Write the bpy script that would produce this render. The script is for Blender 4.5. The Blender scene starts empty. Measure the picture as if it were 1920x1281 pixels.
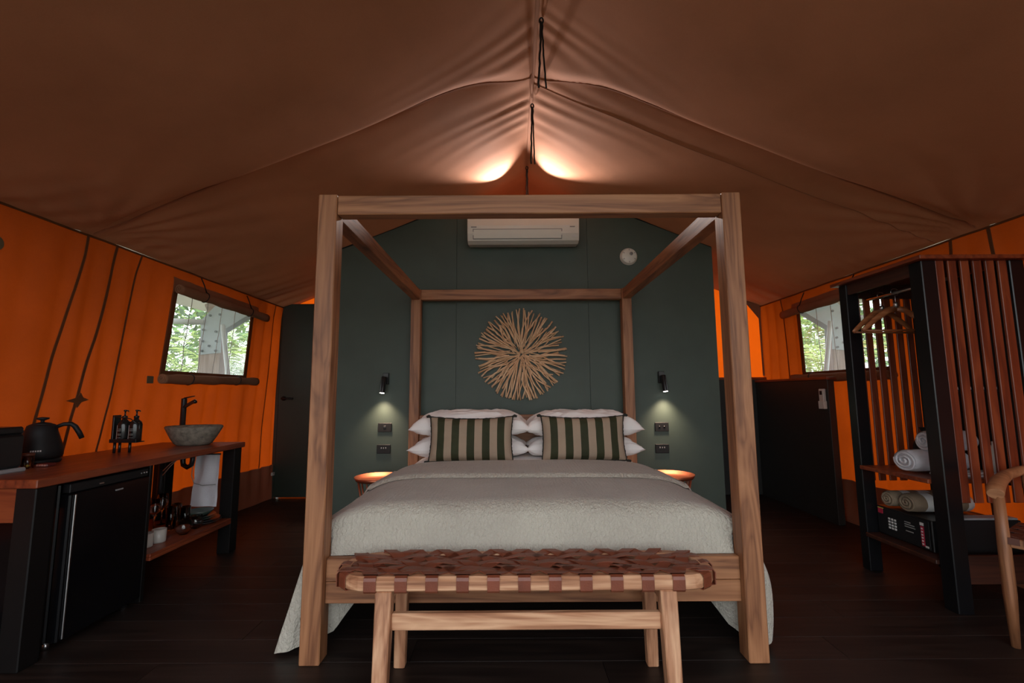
import bpy, math, random
from mathutils import Vector, Matrix, noise
import numpy as np

random.seed(7)
R = random.random
def U(a, b): return a + (b - a) * random.random()
PI = math.pi
sc = bpy.context.scene
COL = sc.collection

# ------------------------------------------------------------------ camera
cam_d = bpy.data.cameras.new('camera'); cam = bpy.data.objects.new('camera', cam_d); COL.objects.link(cam)
cam_d.sensor_width = 36.0; cam_d.lens = 853.0 / 1920 * 36.0; cam_d.clip_start = 0.05; cam_d.clip_end = 200
_p = math.radians(6.45); _r = 0.0058
fwd = Vector((0, math.cos(_p), math.sin(_p))); up0 = Vector((0, -math.sin(_p), math.cos(_p))); rt0 = Vector((1, 0, 0))
rt = rt0 * math.cos(_r) - up0 * math.sin(_r); up = rt0 * math.sin(_r) + up0 * math.cos(_r)
cam.matrix_world = Matrix(((rt.x, up.x, -fwd.x, 0), (rt.y, up.y, -fwd.y, 0), (rt.z, up.z, -fwd.z, 1.148), (0, 0, 0, 1)))
sc.camera = cam

# ------------------------------------------------------------------ sky, exposure
world = bpy.data.worlds.new('sky'); sc.world = world; world.use_nodes = True
wn = world.node_tree.nodes; wl_ = world.node_tree.links
bg = wn['Background']
tc = wn.new('ShaderNodeTexCoord'); sx = wn.new('ShaderNodeSeparateXYZ'); rp = wn.new('ShaderNodeValToRGB')
wl_.new(tc.outputs['Generated'], sx.inputs[0]); wl_.new(sx.outputs['Z'], rp.inputs[0]); wl_.new(rp.outputs[0], bg.inputs[0])
rp.color_ramp.elements[0].position = 0.0; rp.color_ramp.elements[0].color = (0.96, 0.98, 1.0, 1)
rp.color_ramp.elements[1].position = 0.7; rp.color_ramp.elements[1].color = (0.84, 0.91, 1.0, 1)
bg.inputs[1].default_value = 3.2
sc.view_settings.view_transform = 'Standard'; sc.view_settings.look = 'None'
sc.view_settings.exposure = 0.0; sc.view_settings.gamma = 1.0; sc.view_settings.use_curve_mapping = False

# ------------------------------------------------------------------ materials
class N:
    def __init__(s, name):
        s.m = bpy.data.materials.new(name); s.m.use_nodes = True; s.t = s.m.node_tree
        s.b = s.t.nodes['Principled BSDF']; s.out = s.t.nodes['Material Output']
    def n(s, t, **k):
        x = s.t.nodes.new(t)
        for a, v in k.items(): setattr(x, a, v)
        return x
    def l(s, a, b): s.t.links.new(a, b)
    def obj(s, scale=(1, 1, 1), rnd=True):
        tc = s.n('ShaderNodeTexCoord'); mp = s.n('ShaderNodeMapping'); mp.inputs['Scale'].default_value = scale
        s.l(tc.outputs['Object'], mp.inputs[0])
        if rnd:
            oi = s.n('ShaderNodeObjectInfo'); mu = s.n('ShaderNodeMath', operation='MULTIPLY'); mu.inputs[1].default_value = 37.0
            s.l(oi.outputs['Random'], mu.inputs[0]); cb = s.n('ShaderNodeCombineXYZ')
            for i in range(3): s.l(mu.outputs[0], cb.inputs[i])
            s.l(cb.outputs[0], mp.inputs['Location'])
        return mp.outputs[0]
    def noise(s, vec, scale, detail=4, rough=0.55, dist=0.0):
        x = s.n('ShaderNodeTexNoise'); x.inputs['Scale'].default_value = scale; x.inputs['Detail'].default_value = detail
        x.inputs['Roughness'].default_value = rough; x.inputs['Distortion'].default_value = dist
        s.l(vec, x.inputs['Vector']); return x.outputs['Fac']
    def ramp(s, f, stops):
        r = s.n('ShaderNodeValToRGB'); e = r.color_ramp.elements
        while len(e) > 1: e.remove(e[-1])
        e[0].position, e[0].color = stops[0][0], (*stops[0][1], 1)
        for p, c in stops[1:]:
            q = e.new(p); q.color = (*c, 1)
        s.l(f, r.inputs[0]); return r.outputs[0]
    def bump(s, h, strength=0.3, dist=0.01):
        b = s.n('ShaderNodeBump'); b.inputs['Strength'].default_value = strength; b.inputs['Distance'].default_value = dist
        s.l(h, b.inputs['Height']); return b.outputs[0]

def plain(name, col, rough=0.5, metal=0.0, spec=0.5, vary=0.12, vscale=6, bump=0.0, bscale=200, coat=0.0):
    s = N(name); v = s.obj()
    f = s.noise(v, vscale)
    lo = tuple(c * (1 - vary) for c in col); hi = tuple(min(1, c * (1 + vary)) for c in col)
    s.l(s.ramp(f, [(0.3, lo), (0.7, hi)]), s.b.inputs['Base Color'])
    s.b.inputs['Roughness'].default_value = rough; s.b.inputs['Metallic'].default_value = metal
    s.b.inputs['Specular IOR Level'].default_value = spec; s.b.inputs['Coat Weight'].default_value = coat
    if bump: s.l(s.bump(s.noise(v, bscale, 3), bump, 0.004), s.b.inputs['Normal'])
    return s.m

def wood3(name, dark, mid, light, rough=0.5, knots=True, coat=0.0, gs=1.0):
    out = []
    for ax in range(3):
        s = N(name + '_' + 'xyz'[ax])
        sca = [9.0 * gs] * 3; sca[ax] = 0.9 * gs
        v = s.obj(tuple(sca))
        w = s.noise(v, 1.0, 3, 0.5, 1.2)
        mu = s.n('ShaderNodeMath', operation='MULTIPLY'); mu.inputs[1].default_value = 7.0; s.l(w, mu.inputs[0])
        fr = s.n('ShaderNodeMath', operation='PINGPONG'); fr.inputs[1].default_value = 1.0; s.l(mu.outputs[0], fr.inputs[0])
        fine = s.noise(s.obj(tuple(c * (9 if i != ax else 3) for i, c in enumerate(sca))), 1.0, 3, 0.6)
        mx = s.n('ShaderNodeMath', operation='MULTIPLY_ADD'); mx.inputs[1].default_value = 0.45; s.l(fr.outputs[0], mx.inputs[0])
        m2 = s.n('ShaderNodeMath', operation='MULTIPLY'); m2.inputs[1].default_value = 0.6; s.l(fine, m2.inputs[0]); s.l(m2.outputs[0], mx.inputs[2])
        c = s.ramp(mx.outputs[0], [(0.18, dark), (0.48, mid), (0.85, light)])
        if knots:
            ks = [6.0] * 3; ks[ax] = 2.6
            vo = s.n('ShaderNodeTexVoronoi'); vo.inputs['Scale'].default_value = 0.75; s.l(s.obj(tuple(ks)), vo.inputs['Vector'])
            kr = s.ramp(vo.outputs['Distance'], [(0.0, (0.35, 0.35, 0.35)), (0.06, (0.0, 0.0, 0.0)), (0.09, (0.5, 0.5, 0.5)), (0.2, (1, 1, 1))])
            mix = s.n('ShaderNodeMix', data_type='RGBA'); s.l(kr, mix.inputs['Factor'])
            mix.inputs['A'].default_value = (*[d * 0.55 for d in dark], 1); s.l(c, mix.inputs['B']); c = mix.outputs['Result']
        s.l(c, s.b.inputs['Base Color']); s.b.inputs['Roughness'].default_value = rough
        s.b.inputs['Coat Weight'].default_value = coat; s.b.inputs['Coat Roughness'].default_value = 0.15
        s.l(s.bump(mx.outputs[0], 0.15, 0.003), s.b.inputs['Normal'])
        out.append(s.m)
    return tuple(out)

def canvas(name, refl, trans, fac, stain=0.15, weave=True, rough=0.9):
    s = N(name); v = s.obj((1, 1, 1), rnd=False)
    st = s.noise(v, 1.6, 5, 0.6); fi = s.noise(v, 160, 2, 0.7)
    ad = s.n('ShaderNodeMath', operation='MULTIPLY_ADD'); ad.inputs[1].default_value = 0.25; s.l(fi, ad.inputs[0]); s.l(st, ad.inputs[2])
    k = lambda c, f: tuple(min(1, x * f) for x in c)
    cr = s.ramp(ad.outputs[0], [(0.4, k(refl, 1 - stain)), (0.85, k(refl, 1 + stain))])
    ct = s.ramp(ad.outputs[0], [(0.4, k(trans, 1 - stain)), (0.85, k(trans, 1 + stain))])
    d = s.n('ShaderNodeBsdfPrincipled'); s.l(cr, s.b.inputs['Base Color']); s.t.nodes.remove(d)
    s.b.inputs['Roughness'].default_value = rough; s.b.inputs['Specular IOR Level'].default_value = 0.15
    tr = s.n('ShaderNodeBsdfTranslucent'); s.l(ct, tr.inputs[0])
    mx = s.n('ShaderNodeMixShader'); mx.inputs[0].default_value = fac
    s.l(s.b.outputs[0], mx.inputs[1]); s.l(tr.outputs[0], mx.inputs[2]); s.l(mx.outputs[0], s.out.inputs[0])
    bv = s.bump(fi, 0.12, 0.002); s.l(bv, s.b.inputs['Normal'])
    return s.m

def glassm(name, col=(1, 1, 1), rough=0.0, ior=1.45):
    s = N(name); s.b.inputs['Base Color'].default_value = (*col, 1); s.b.inputs['Transmission Weight'].default_value = 1
    s.b.inputs['Roughness'].default_value = rough; s.b.inputs['IOR'].default_value = ior
    return s.m

def emit(name, col, st):
    s = N(name); e = s.n('ShaderNodeEmission'); e.inputs[0].default_value = (*col, 1); e.inputs[1].default_value = st
    s.l(e.outputs[0], s.out.inputs[0]); return s.m

TEAK = wood3('teak', (0.13, 0.046, 0.018), (0.285, 0.117, 0.050), (0.41, 0.185, 0.083), 0.5)
TEAKL = wood3('pale_teak', (0.24, 0.095, 0.046), (0.47, 0.225, 0.118), (0.72, 0.43, 0.255), 0.5)
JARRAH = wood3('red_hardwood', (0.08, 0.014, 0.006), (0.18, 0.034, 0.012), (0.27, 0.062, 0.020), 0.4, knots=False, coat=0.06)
DARKJ = wood3('dark_stained_hardwood', (0.02, 0.006, 0.004), (0.045, 0.013, 0.007), (0.07, 0.02, 0.010), 0.45, knots=False)  # darker copy of the red hardwood for top rail, low shelf and end board
PINKT = wood3('outdoor_timber', (0.32, 0.2, 0.16), (0.45, 0.3, 0.24), (0.55, 0.4, 0.33), 0.7)
FLOORW = wood3('dark_floor_board', (0.008, 0.0045, 0.0036), (0.016, 0.009, 0.0068), (0.028, 0.017, 0.013), 0.5, knots=False, gs=0.7)
STICK = wood3('driftwood', (0.50, 0.28, 0.15), (0.76, 0.48, 0.28), (0.88, 0.66, 0.44), 0.7, knots=False, gs=2)
ORANGE = canvas('orange_canvas', (0.19, 0.055, 0.022), (0.52, 0.062, 0.0025), 0.50, 0.16)
ORANGEB = canvas('thin_orange_canvas', (0.22, 0.06, 0.02), (0.80, 0.10, 0.003), 0.66, 0.1)
SEAMM = canvas('doubled_canvas_seam', (0.15, 0.06, 0.025), (0.30, 0.07, 0.012), 0.25, 0.1)
BROWNC = canvas('brown_canvas', (0.25, 0.125, 0.07), (0.30, 0.12, 0.04), 0.15, 0.2)
ROOFM = canvas('roof_canvas', (0.37, 0.168, 0.098), (0.54, 0.20, 0.092), 0.14, 0.12)
OLIVE = canvas('olive_canvas_patch', (0.12, 0.09, 0.05), (0.1, 0.06, 0.03), 0.05, 0.1)
FLYM = canvas('fly_sheet_fabric', (0.6, 0.55, 0.48), (0.85, 0.8, 0.7), 0.35, 0.05)
GREEN = plain('green_painted_board', (0.052, 0.074, 0.059), 0.55, vary=0.1, vscale=3, bump=0.08, bscale=350)
GREEND = plain('dark_green_door_paint', (0.022, 0.036, 0.027), 0.5, vary=0.1)
CHAR = plain('charcoal_board', (0.022, 0.021, 0.019), 0.55, bump=0.06, bscale=250)
BLACK = plain('black_satin_metal', (0.009, 0.009, 0.010), 0.32, 0.0, 0.5)
BLACKP = plain('black_painted_timber', (0.006, 0.006, 0.007), 0.28, 0.0, 0.4, bump=0.05, bscale=60)
BLACKM = plain('matt_black', (0.009, 0.009, 0.010), 0.55, spec=0.3)
BLACKT = plain('black_stained_timber', (0.007, 0.006, 0.006), 0.45, spec=0.22, bump=0.05, bscale=60)
FRIDGE = plain('fridge_black_gloss', (0.004, 0.004, 0.005), 0.2, spec=0.3)
CHROME = plain('brushed_steel', (0.55, 0.55, 0.55), 0.3, 1.0)
SILVER = plain('grey_plastic', (0.28, 0.28, 0.29), 0.4)
WHITEP = plain('white_plastic', (0.66, 0.66, 0.60), 0.35, vary=0.03)
WHITEG = plain('grey_print', (0.25, 0.25, 0.24), 0.5)
PRINTW = plain('white_print', (0.62, 0.62, 0.6), 0.5, vary=0.02)
RED = plain('red_print', (0.42, 0.02, 0.05), 0.5)
YELLOW = plain('yellow_print', (0.55, 0.45, 0.08), 0.5)
COPPER = plain('copper', (0.58, 0.18, 0.09), 0.42, 0.9, vary=0.05)
STONE = plain('river_stone', (0.16, 0.14, 0.11), 0.75, vary=0.45, vscale=30, bump=0.5, bscale=70)
LINEN = plain('white_bed_linen', (0.90, 0.86, 0.84), 0.85, vary=0.02, bump=0.15, bscale=30)
TOWEL = plain('white_towelling', (0.66, 0.66, 0.70), 0.95, vary=0.05, bump=0.6, bscale=260)
CBEIGE = plain('cushion_beige', (0.38, 0.285, 0.205), 0.9, vary=0.06, bump=0.3, bscale=300)
CGREEN = plain('cushion_green_velvet', (0.028, 0.032, 0.010), 0.8, vary=0.2, bump=0.2, bscale=200)
CFRINGE = plain('cushion_dark_fringe', (0.02, 0.02, 0.016), 0.9)
BBEIGE = plain('blanket_beige', (0.24, 0.18, 0.12), 0.95, bump=0.4, bscale=200)
BWHITE = plain('blanket_white', (0.66, 0.68, 0.66), 0.95, bump=0.4, bscale=200)
LEATHER = plain('tan_brown_leather', (0.19, 0.050, 0.024), 0.42, vary=0.2, vscale=9, bump=0.2, bscale=150)
LEATHERD = plain('dark_leather', (0.10, 0.03, 0.016), 0.45, vary=0.2)
PLATEG = plain('green_stoneware', (0.05, 0.075, 0.062), 0.25, vary=0.15)
PLATED = plain('slate_stoneware', (0.03, 0.035, 0.04), 0.3)
MUGM = plain('off_white_ceramic', (0.5, 0.48, 0.44), 0.3)
HOSE = plain('white_hose', (0.4, 0.36, 0.33), 0.5)
GALV = plain('galvanised_plate', (0.50, 0.55, 0.60), 0.5, 0.1, vary=0.1)
BOLTM = plain('dark_bolt', (0.06, 0.07, 0.09), 0.5)
WHITEO = plain('white_painted_steel', (0.80, 0.82, 0.84), 0.5)
GRASS = plain('garden_ground', (0.10, 0.13, 0.05), 0.95, vary=0.5, vscale=3)
LEAFM = [plain('palm_leaf_green', (0.16, 0.32, 0.06), 0.5, vary=0.35), plain('palm_leaf_light', (0.40, 0.52, 0.10), 0.5, vary=0.3),
         plain('palm_leaf_yellow', (0.50, 0.42, 0.06), 0.5, vary=0.3), plain('palm_leaf_silver', (0.62, 0.66, 0.52), 0.5, vary=0.2)]
STEMM = plain('palm_stem', (0.20, 0.19, 0.10), 0.8, vary=0.3)
HEDGE = plain('foliage_dark', (0.07, 0.13, 0.04), 0.7, vary=0.5, vscale=2)
GLASS = glassm('clear_glass')
LAMPW = emit('lamp_glow', (1.0, 0.95, 0.85), 14.0)
# milky clear vinyl
def vinyl():
    s = N('clear_vinyl'); v = s.obj((1, 1, 1)); f = s.noise(v, 3, 3)
    tr = s.n('ShaderNodeBsdfTransparent'); tr.inputs[0].default_value = (0.94, 0.96, 0.96, 1)
    tl = s.n('ShaderNodeBsdfTranslucent'); tl.inputs[0].default_value = (0.9, 0.92, 0.92, 1)
    gl = s.n('ShaderNodeBsdfGlossy'); gl.inputs['Roughness'].default_value = 0.12
    m1 = s.n('ShaderNodeMixShader'); s.l(s.ramp(f, [(0.3, (0.12,) * 3), (0.7, (0.22,) * 3)]), m1.inputs[0])
    s.l(tr.outputs[0], m1.inputs[1]); s.l(tl.outputs[0], m1.inputs[2])
    m2 = s.n('ShaderNodeMixShader'); m2.inputs[0].default_value = 0.04; s.l(m1.outputs[0], m2.inputs[1]); s.l(gl.outputs[0], m2.inputs[2])
    s.l(m2.outputs[0], s.out.inputs[0]); return s.m
VINYL = vinyl()
# quilted bedspread
def quilt():
    s = N('quilted_bedspread'); v = s.obj((1, 1, 1), rnd=False)
    wa = s.n('ShaderNodeTexWave', wave_type='BANDS', bands_direction='X'); wa.inputs['Scale'].default_value = 15; wa.inputs['Distortion'].default_value = 5.0
    wa.inputs['Detail'].default_value = 1; wa.inputs['Detail Scale'].default_value = 6; s.l(v, wa.inputs['Vector'])
    vo = s.n('ShaderNodeTexVoronoi', feature='SMOOTH_F1'); vo.inputs['Scale'].default_value = 62; s.l(v, vo.inputs['Vector'])
    ad = s.n('ShaderNodeMath', operation='MULTIPLY_ADD'); ad.inputs[1].default_value = -2.0; s.l(vo.outputs['Distance'], ad.inputs[0]); s.l(wa.outputs['Fac'], ad.inputs[2])
    f = s.noise(v, 4, 3)
    s.l(s.ramp(f, [(0.3, (0.44, 0.41, 0.345)), (0.7, (0.50, 0.47, 0.395))]), s.b.inputs['Base Color'])
    s.b.inputs['Roughness'].default_value = 0.75; s.b.inputs['Sheen Weight'].default_value = 0.25
    s.l(s.bump(ad.outputs[0], 0.6, 0.005), s.b.inputs['Normal']); return s.m
QUILT = quilt()

# ------------------------------------------------------------------ mesh builder
class MB:
    def __init__(s): s.v = []; s.f = []; s.mi = []; s.sm = []
    def add(s, vs, fs, mi=0, smooth=False, M=None):
        o = len(s.v)
        s.v += [tuple(M @ Vector(p)) if M else tuple(p) for p in vs]
        s.f += [tuple(i + o for i in f) for f in fs]
        s.mi += ([mi] * len(fs)) if isinstance(mi, int) else mi
        s.sm += [smooth] * len(fs)
        return s
    def box(s, x0, x1, y0, y1, z0, z1, b=0.0, mi=0, M=None):
        c = ((x0, x1), (y0, y1), (z0, z1))
        if b <= 0:
            vs = [(c[0][i], c[1][j], c[2][k]) for i in (0, 1) for j in (0, 1) for k in (0, 1)]
            return s.add(vs, [(0, 1, 3, 2), (4, 6, 7, 5), (0, 4, 5, 1), (2, 3, 7, 6), (0, 2, 6, 4), (1, 5, 7, 3)], mi, False, M)
        b = min(b, (x1 - x0) * .45, (y1 - y0) * .45, (z1 - z0) * .45)
        vs = []; idx = {}
        for i in (0, 1):
            for j in (0, 1):
                for k in (0, 1):
                    for a in range(3):
                        p = [c[0][i], c[1][j], c[2][k]]; q = (i, j, k)
                        for d in range(3):
                            if d != a: p[d] += b if q[d] == 0 else -b
                        idx[(i, j, k, a)] = len(vs); vs.append(tuple(p))
        fs = []
        for a in range(3):
            d1, d2 = [d for d in range(3) if d != a]
            for e in (0, 1):
                L = []
                for (p, q) in ((0, 0), (1, 0), (1, 1), (0, 1)):
                    k = [0, 0, 0]; k[a] = e; k[d1] = p; k[d2] = q; L.append(idx[(*k, a)])
                fs.append(tuple(L))
                # edge along axis a between faces d1 and d2
            for p in (0, 1):
                for q in (0, 1):
                    k0 = [0, 0, 0]; k0[d1] = p; k0[d2] = q; k1 = list(k0); k1[a] = 1
                    fs.append((idx[(*k0, d1)], idx[(*k0, d2)], idx[(*k1, d2)], idx[(*k1, d1)]))
        for i in (0, 1):
            for j in (0, 1):
                for k in (0, 1): fs.append(tuple(idx[(i, j, k, a)] for a in range(3)))
        return s.add(vs, fs, mi, False, M)
    def beam(s, p0, p1, w, d, w1=None, d1=None, side=(1, 0, 0), b=0.004, mi=0):
        """box section beam from p0 to p1; w along side, d across"""
        p0 = Vector(p0); p1 = Vector(p1); w1 = w if w1 is None else w1; d1 = d if d1 is None else d1
        ax = (p1 - p0).normalized(); sd = Vector(side); sd = (sd - ax * sd.dot(ax)).normalized(); ot = ax.cross(sd)
        rings = []
        def ring(c, w, d):
            w /= 2; d /= 2; q = min(b, w * .4, d * .4)
            return [c + sd * x + ot * y for x, y in ((-w + q, -d), (w - q, -d), (w, -d + q), (w, d - q), (w - q, d), (-w + q, d), (-w, d - q), (-w, -d + q))]
        L = (p1 - p0).length
        rings = [ring(p0, w - 2 * b, d - 2 * b), ring(p0 + ax * b, w, d), ring(p1 - ax * b, w1, d1), ring(p1, w1 - 2 * b, d1 - 2 * b)]
        vs = [p for r in rings for p in r]; fs = [tuple(range(7, -1, -1)), tuple(range(24, 32))]
        for k in range(3):
            for i in range(8): fs.append((k * 8 + i, k * 8 + (i + 1) % 8, k * 8 + 8 + (i + 1) % 8, k * 8 + 8 + i))
        return s.add(vs, fs, mi)
    def tube(s, pts, r, n=8, mi=0, caps=True, sx=1.0, closed=False):
        pts = [Vector(p) for p in pts]; m = len(pts)
        rs = r if isinstance(r, (list, tuple)) else [r] * m
        vs = []; prev = None
        for i, p in enumerate(pts):
            if closed: t = (pts[(i + 1) % m] - pts[i - 1]).normalized()
            else: t = (pts[min(i + 1, m - 1)] - pts[max(i - 1, 0)]).normalized()
            if prev is None:
                a = Vector((0, 0, 1)) if abs(t.z) < .9 else Vector((1, 0, 0))
                prev = (a - t * a.dot(t)).normalized()
            else: prev = (prev - t * prev.dot(t)).normalized()
            q = t.cross(prev)
            for k in range(n):
                a = 2 * PI * k / n; vs.append(p + prev * (math.cos(a) * rs[i]) + q * (math.sin(a) * rs[i] * sx))
        fs = []
        for i in range(m if closed else m - 1):
            j = (i + 1) % m
            for k in range(n): fs.append((i * n + k, i * n + (k + 1) % n, j * n + (k + 1) % n, j * n + k))
        s.add(vs, fs, mi, True)
        if caps and not closed:
            o = len(s.v) - len(vs)
            s.f += [tuple(o + k for k in range(n - 1, -1, -1)), tuple(o + (m - 1) * n + k for k in range(n))]
            s.mi += [mi, mi]; s.sm += [False, False]
        return s
    def lathe(s, prof, c=(0, 0, 0), n=24, mi=0, sx=1.0, sy=1.0, M=None, jitter=None, flat=False):
        vs = []
        for (r, z) in prof:
            for k in range(n):
                a = 2 * PI * k / n; j = jitter(a, z) if jitter else 1.0
                vs.append((c[0] + math.cos(a) * r * sx * j, c[1] + math.sin(a) * r * sy * j, c[2] + z))
        fs = []
        for i in range(len(prof) - 1):
            for k in range(n): fs.append((i * n + k, i * n + (k + 1) % n, (i + 1) * n + (k + 1) % n, (i + 1) * n + k))
        s.add(vs, fs, mi, not flat, M)
        o = len(s.v) - len(vs)
        if prof[0][0] > 1e-5: s.f.append(tuple(o + k for k in range(n - 1, -1, -1))); s.mi.append(mi); s.sm.append(False)
        if prof[-1][0] > 1e-5: s.f.append(tuple(o + (len(prof) - 1) * n + k for k in range(n))); s.mi.append(mi); s.sm.append(False)
        return s
    def grid(s, nu, nv, fn, mi=0, skip=None, closeu=False):
        vs = [fn(i / (nu if closeu else nu - 1), j / (nv - 1)) for i in range(nu) for j in range(nv)]
        fs = []; ml = []
        for i in range(nu if closeu else nu - 1):
            a = i; b = (i + 1) % nu
            for j in range(nv - 1):
                if skip and skip(i, j): continue
                fs.append((a * nv + j, b * nv + j, b * nv + j + 1, a * nv + j + 1)); ml.append(mi(i, j) if callable(mi) else mi)
        return s.add(vs, fs, ml, True)
    def prism(s, out, z0, z1, M=None, mi=0, b=0.0):
        """outline (x,y) extruded in z, optional chamfer"""
        n = len(out); cx = sum(p[0] for p in out) / n; cy = sum(p[1] for p in out) / n
        def lay(z, k):
            r = []
            for i, (x, y) in enumerate(out):
                d = math.hypot(x - cx, y - cy) or 1; r.append((x - (x - cx) / d * k, y - (y - cy) / d * k, z))
            return r
        ls = [lay(z0, 0), lay(z1, 0)] if b <= 0 else [lay(z0, b), lay(z0 + b, 0), lay(z1 - b, 0), lay(z1, b)]
        vs = [p for l in ls for p in l]; fs = [tuple(range(n - 1, -1, -1)), tuple((len(ls) - 1) * n + i for i in range(n))]
        for k in range(len(ls) - 1):
            for i in range(n): fs.append((k * n + i, k * n + (i + 1) % n, k * n + n + (i + 1) % n, k * n + n + i))
        return s.add(vs, fs, mi, False, M)
    def ribbon(s, pts, side, w, nrm, t, mi=0):
        """flat strap: side vector constant or list, normals list"""
        m = len(pts); vs = []
        for i, p in enumerate(pts):
            p = Vector(p); sd = Vector(side[i] if isinstance(side, list) else side) * w / 2; nn = Vector(nrm[i]) * t / 2
            vs += [p - sd - nn, p + sd - nn, p + sd + nn, p - sd + nn]
        fs = [(3, 2, 1, 0), tuple(4 * (m - 1) + k for k in range(4))]
        for i in range(m - 1):
            for k in range(4): fs.append((4 * i + k, 4 * i + (k + 1) % 4, 4 * i + 4 + (k + 1) % 4, 4 * i + 4 + k))
        return s.add(vs, fs, mi)

def tag(o, label=None, cat=None, group=None, kind=None):
    if label: o['label'] = label
    if cat: o['category'] = cat
    if group: o['group'] = group
    if kind: o['kind'] = kind
    return o
def wloc(o):
    l = Vector((0, 0, 0))
    while o is not None: l += Vector(o.location); o = o.parent
    return l
def part(name, mb, mat, parent=None, origin=None, local=False, **kw):
    """link the builder's shape as ONE mesh object. Coordinates are world ones unless local."""
    vs = np.array([tuple(v) for v in mb.v], dtype=float)
    lo, hi = vs.min(0), vs.max(0); ctr = (lo + hi) / 2
    if origin is not None: ctr = np.array(origin, dtype=float)
    me = bpy.data.meshes.new(name); me.from_pydata((vs - ctr).tolist(), [], mb.f)
    mats = mat if isinstance(mat, list) else [mat]
    for m in mats:
        if isinstance(m, tuple): m = m[int(np.argmax(hi - lo))]
        me.materials.append(m)
    me.polygons.foreach_set('material_index', mb.mi); me.polygons.foreach_set('use_smooth', mb.sm); me.update()
    o = bpy.data.objects.new(name, me); COL.objects.link(o)
    if parent is not None:
        o.parent = parent; o.location = Vector(ctr) - (Vector((0, 0, 0)) if local else wloc(parent))
    else: o.location = Vector(ctr)
    return tag(o, kw.get('label'), kw.get('cat'), kw.get('group'), kw.get('kind'))
def thing(name, label, cat, loc=(0, 0, 0), rz=0.0, group=None):
    o = bpy.data.objects.new(name, None); COL.objects.link(o); o.location = loc; o.rotation_euler = (0, 0, rz); o.empty_display_size = 0.05
    return tag(o, label, cat, group)
def struct(name, mb, mat, label, parent=None, **k): return part(name, mb, mat, parent, kind='structure', label=label, **k)
def copy_tree(o, parent=None):
    c = o.copy(); COL.objects.link(c); c.parent = parent
    for ch in list(o.children): copy_tree(ch, c)
    return c
def sst(x): x = max(0.0, min(1.0, x)); return x * x * (3 - 2 * x)
def nz(x, y=0.0, z=0.0): return noise.noise(Vector((x, y, z)))

# ------------------------------------------------------------------ the tent
XL, XR, XC = -2.65, 2.93, 0.15
EZ, RZ, Y0, Y1 = 2.15, 3.27, -0.9, 5.30
CREASE = 2.70
def crease(X): return 2.685 + 0.16 * math.exp(-((X - XC) / 0.30) ** 2) + 0.035 * nz(X * 1.3, 9.0) + 0.02 * abs(X - XC) ** 1.5 * .6
def roof_z(X, Y, wr=1.0):
    side = -1 if X < XC else 1
    half = (XC - XL) if side < 0 else (XR - XC)
    t = min(1.0, abs(X - XC) / half)
    z = RZ - (RZ - EZ) * t
    CR = crease(X)
    if Y < CR: s_ = (Y - Y0) / (CR - Y0); A = 0.17
    else: s_ = (Y - CR) / (Y1 - CR); A = 0.045
    s_ = max(0, min(1, s_))
    z -= A * (4 * s_ * (1 - s_)) ** 0.55 * math.sin(PI * t) ** 0.8 if t > 0 else 0
    if Y < CR: z -= 0.085 * sst((CR - Y) / 0.15) * math.exp(-(CR - Y) / 0.9) * math.sin(PI * t) ** 0.6 if t > 0 else 0
    if wr:
        de = (1 - t) * half; dr = t * half
        # folds fanning from the eave under the crease
        dy = Y - (CR + 0.03); r = math.hypot(dy, de) + 1e-4; ang = math.atan2(dy, de + 0.02)
        z += wr * 0.026 * math.sin(ang * 22 + nz(X * 2, Y * 2) * 1.5) * min(1, r / 0.25) * math.exp(-r / 0.55) * math.exp(-abs(ang) * 0.7)
        # ripples along the eave
        k = (0.5 + 0.5 * sst((Y - 4.0) / 0.8)) * (1.0 if side < 0 else 0.55)
        z += wr * 0.012 * k * math.sin(Y * 34 + 3 * nz(X * 1.5, Y * 3, 5) + de * 6 * side) * math.exp(-de / 0.28) * min(1, de / 0.05)
        # gathers at the ridge
        g = (sst((Y - 2.1) / 0.5) * (1 - sst((Y - 3.2) / 0.5)) + 0.12) * (0.4 + 1.3 * abs(nz(Y * 4.0, side * 9.0, 3.0)))
        z += wr * 0.009 * g * math.sin((Y - dr * 0.25) * 40 + 9 * nz(Y * 2.2, side * 4.0, dr * .6)) * math.exp(-dr / 0.34) * min(1, dr / 0.05)
        z += wr * 0.012 * nz(X * 1.3, Y * 1.1, 2.0) * min(1, de / .12)
    return z
ys = sorted(set([round(v, 4) for v in np.arange(Y0, 2.2, 0.045)] + [round(v, 4) for v in np.arange(2.2, Y1 + .001, 0.018)] + [CREASE, Y1]))
xsL = list(np.linspace(XL, XC, 84)); xsR = list(np.linspace(XC, XR, 84))[1:]
xs = xsL + xsR
mb = MB(); nu, nv = len(xs), len(ys)
mb.grid(nu, nv, lambda u, v: (xs[round(u * (nu - 1))], ys[round(v * (nv - 1))], roof_z(xs[round(u * (nu - 1))], ys[round(v * (nv - 1))])))
ceiling = struct('ceiling', mb, ROOFM, 'brown canvas tent ceiling sagging between its ridge and both eaves', origin=(0, 0, 0))
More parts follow.
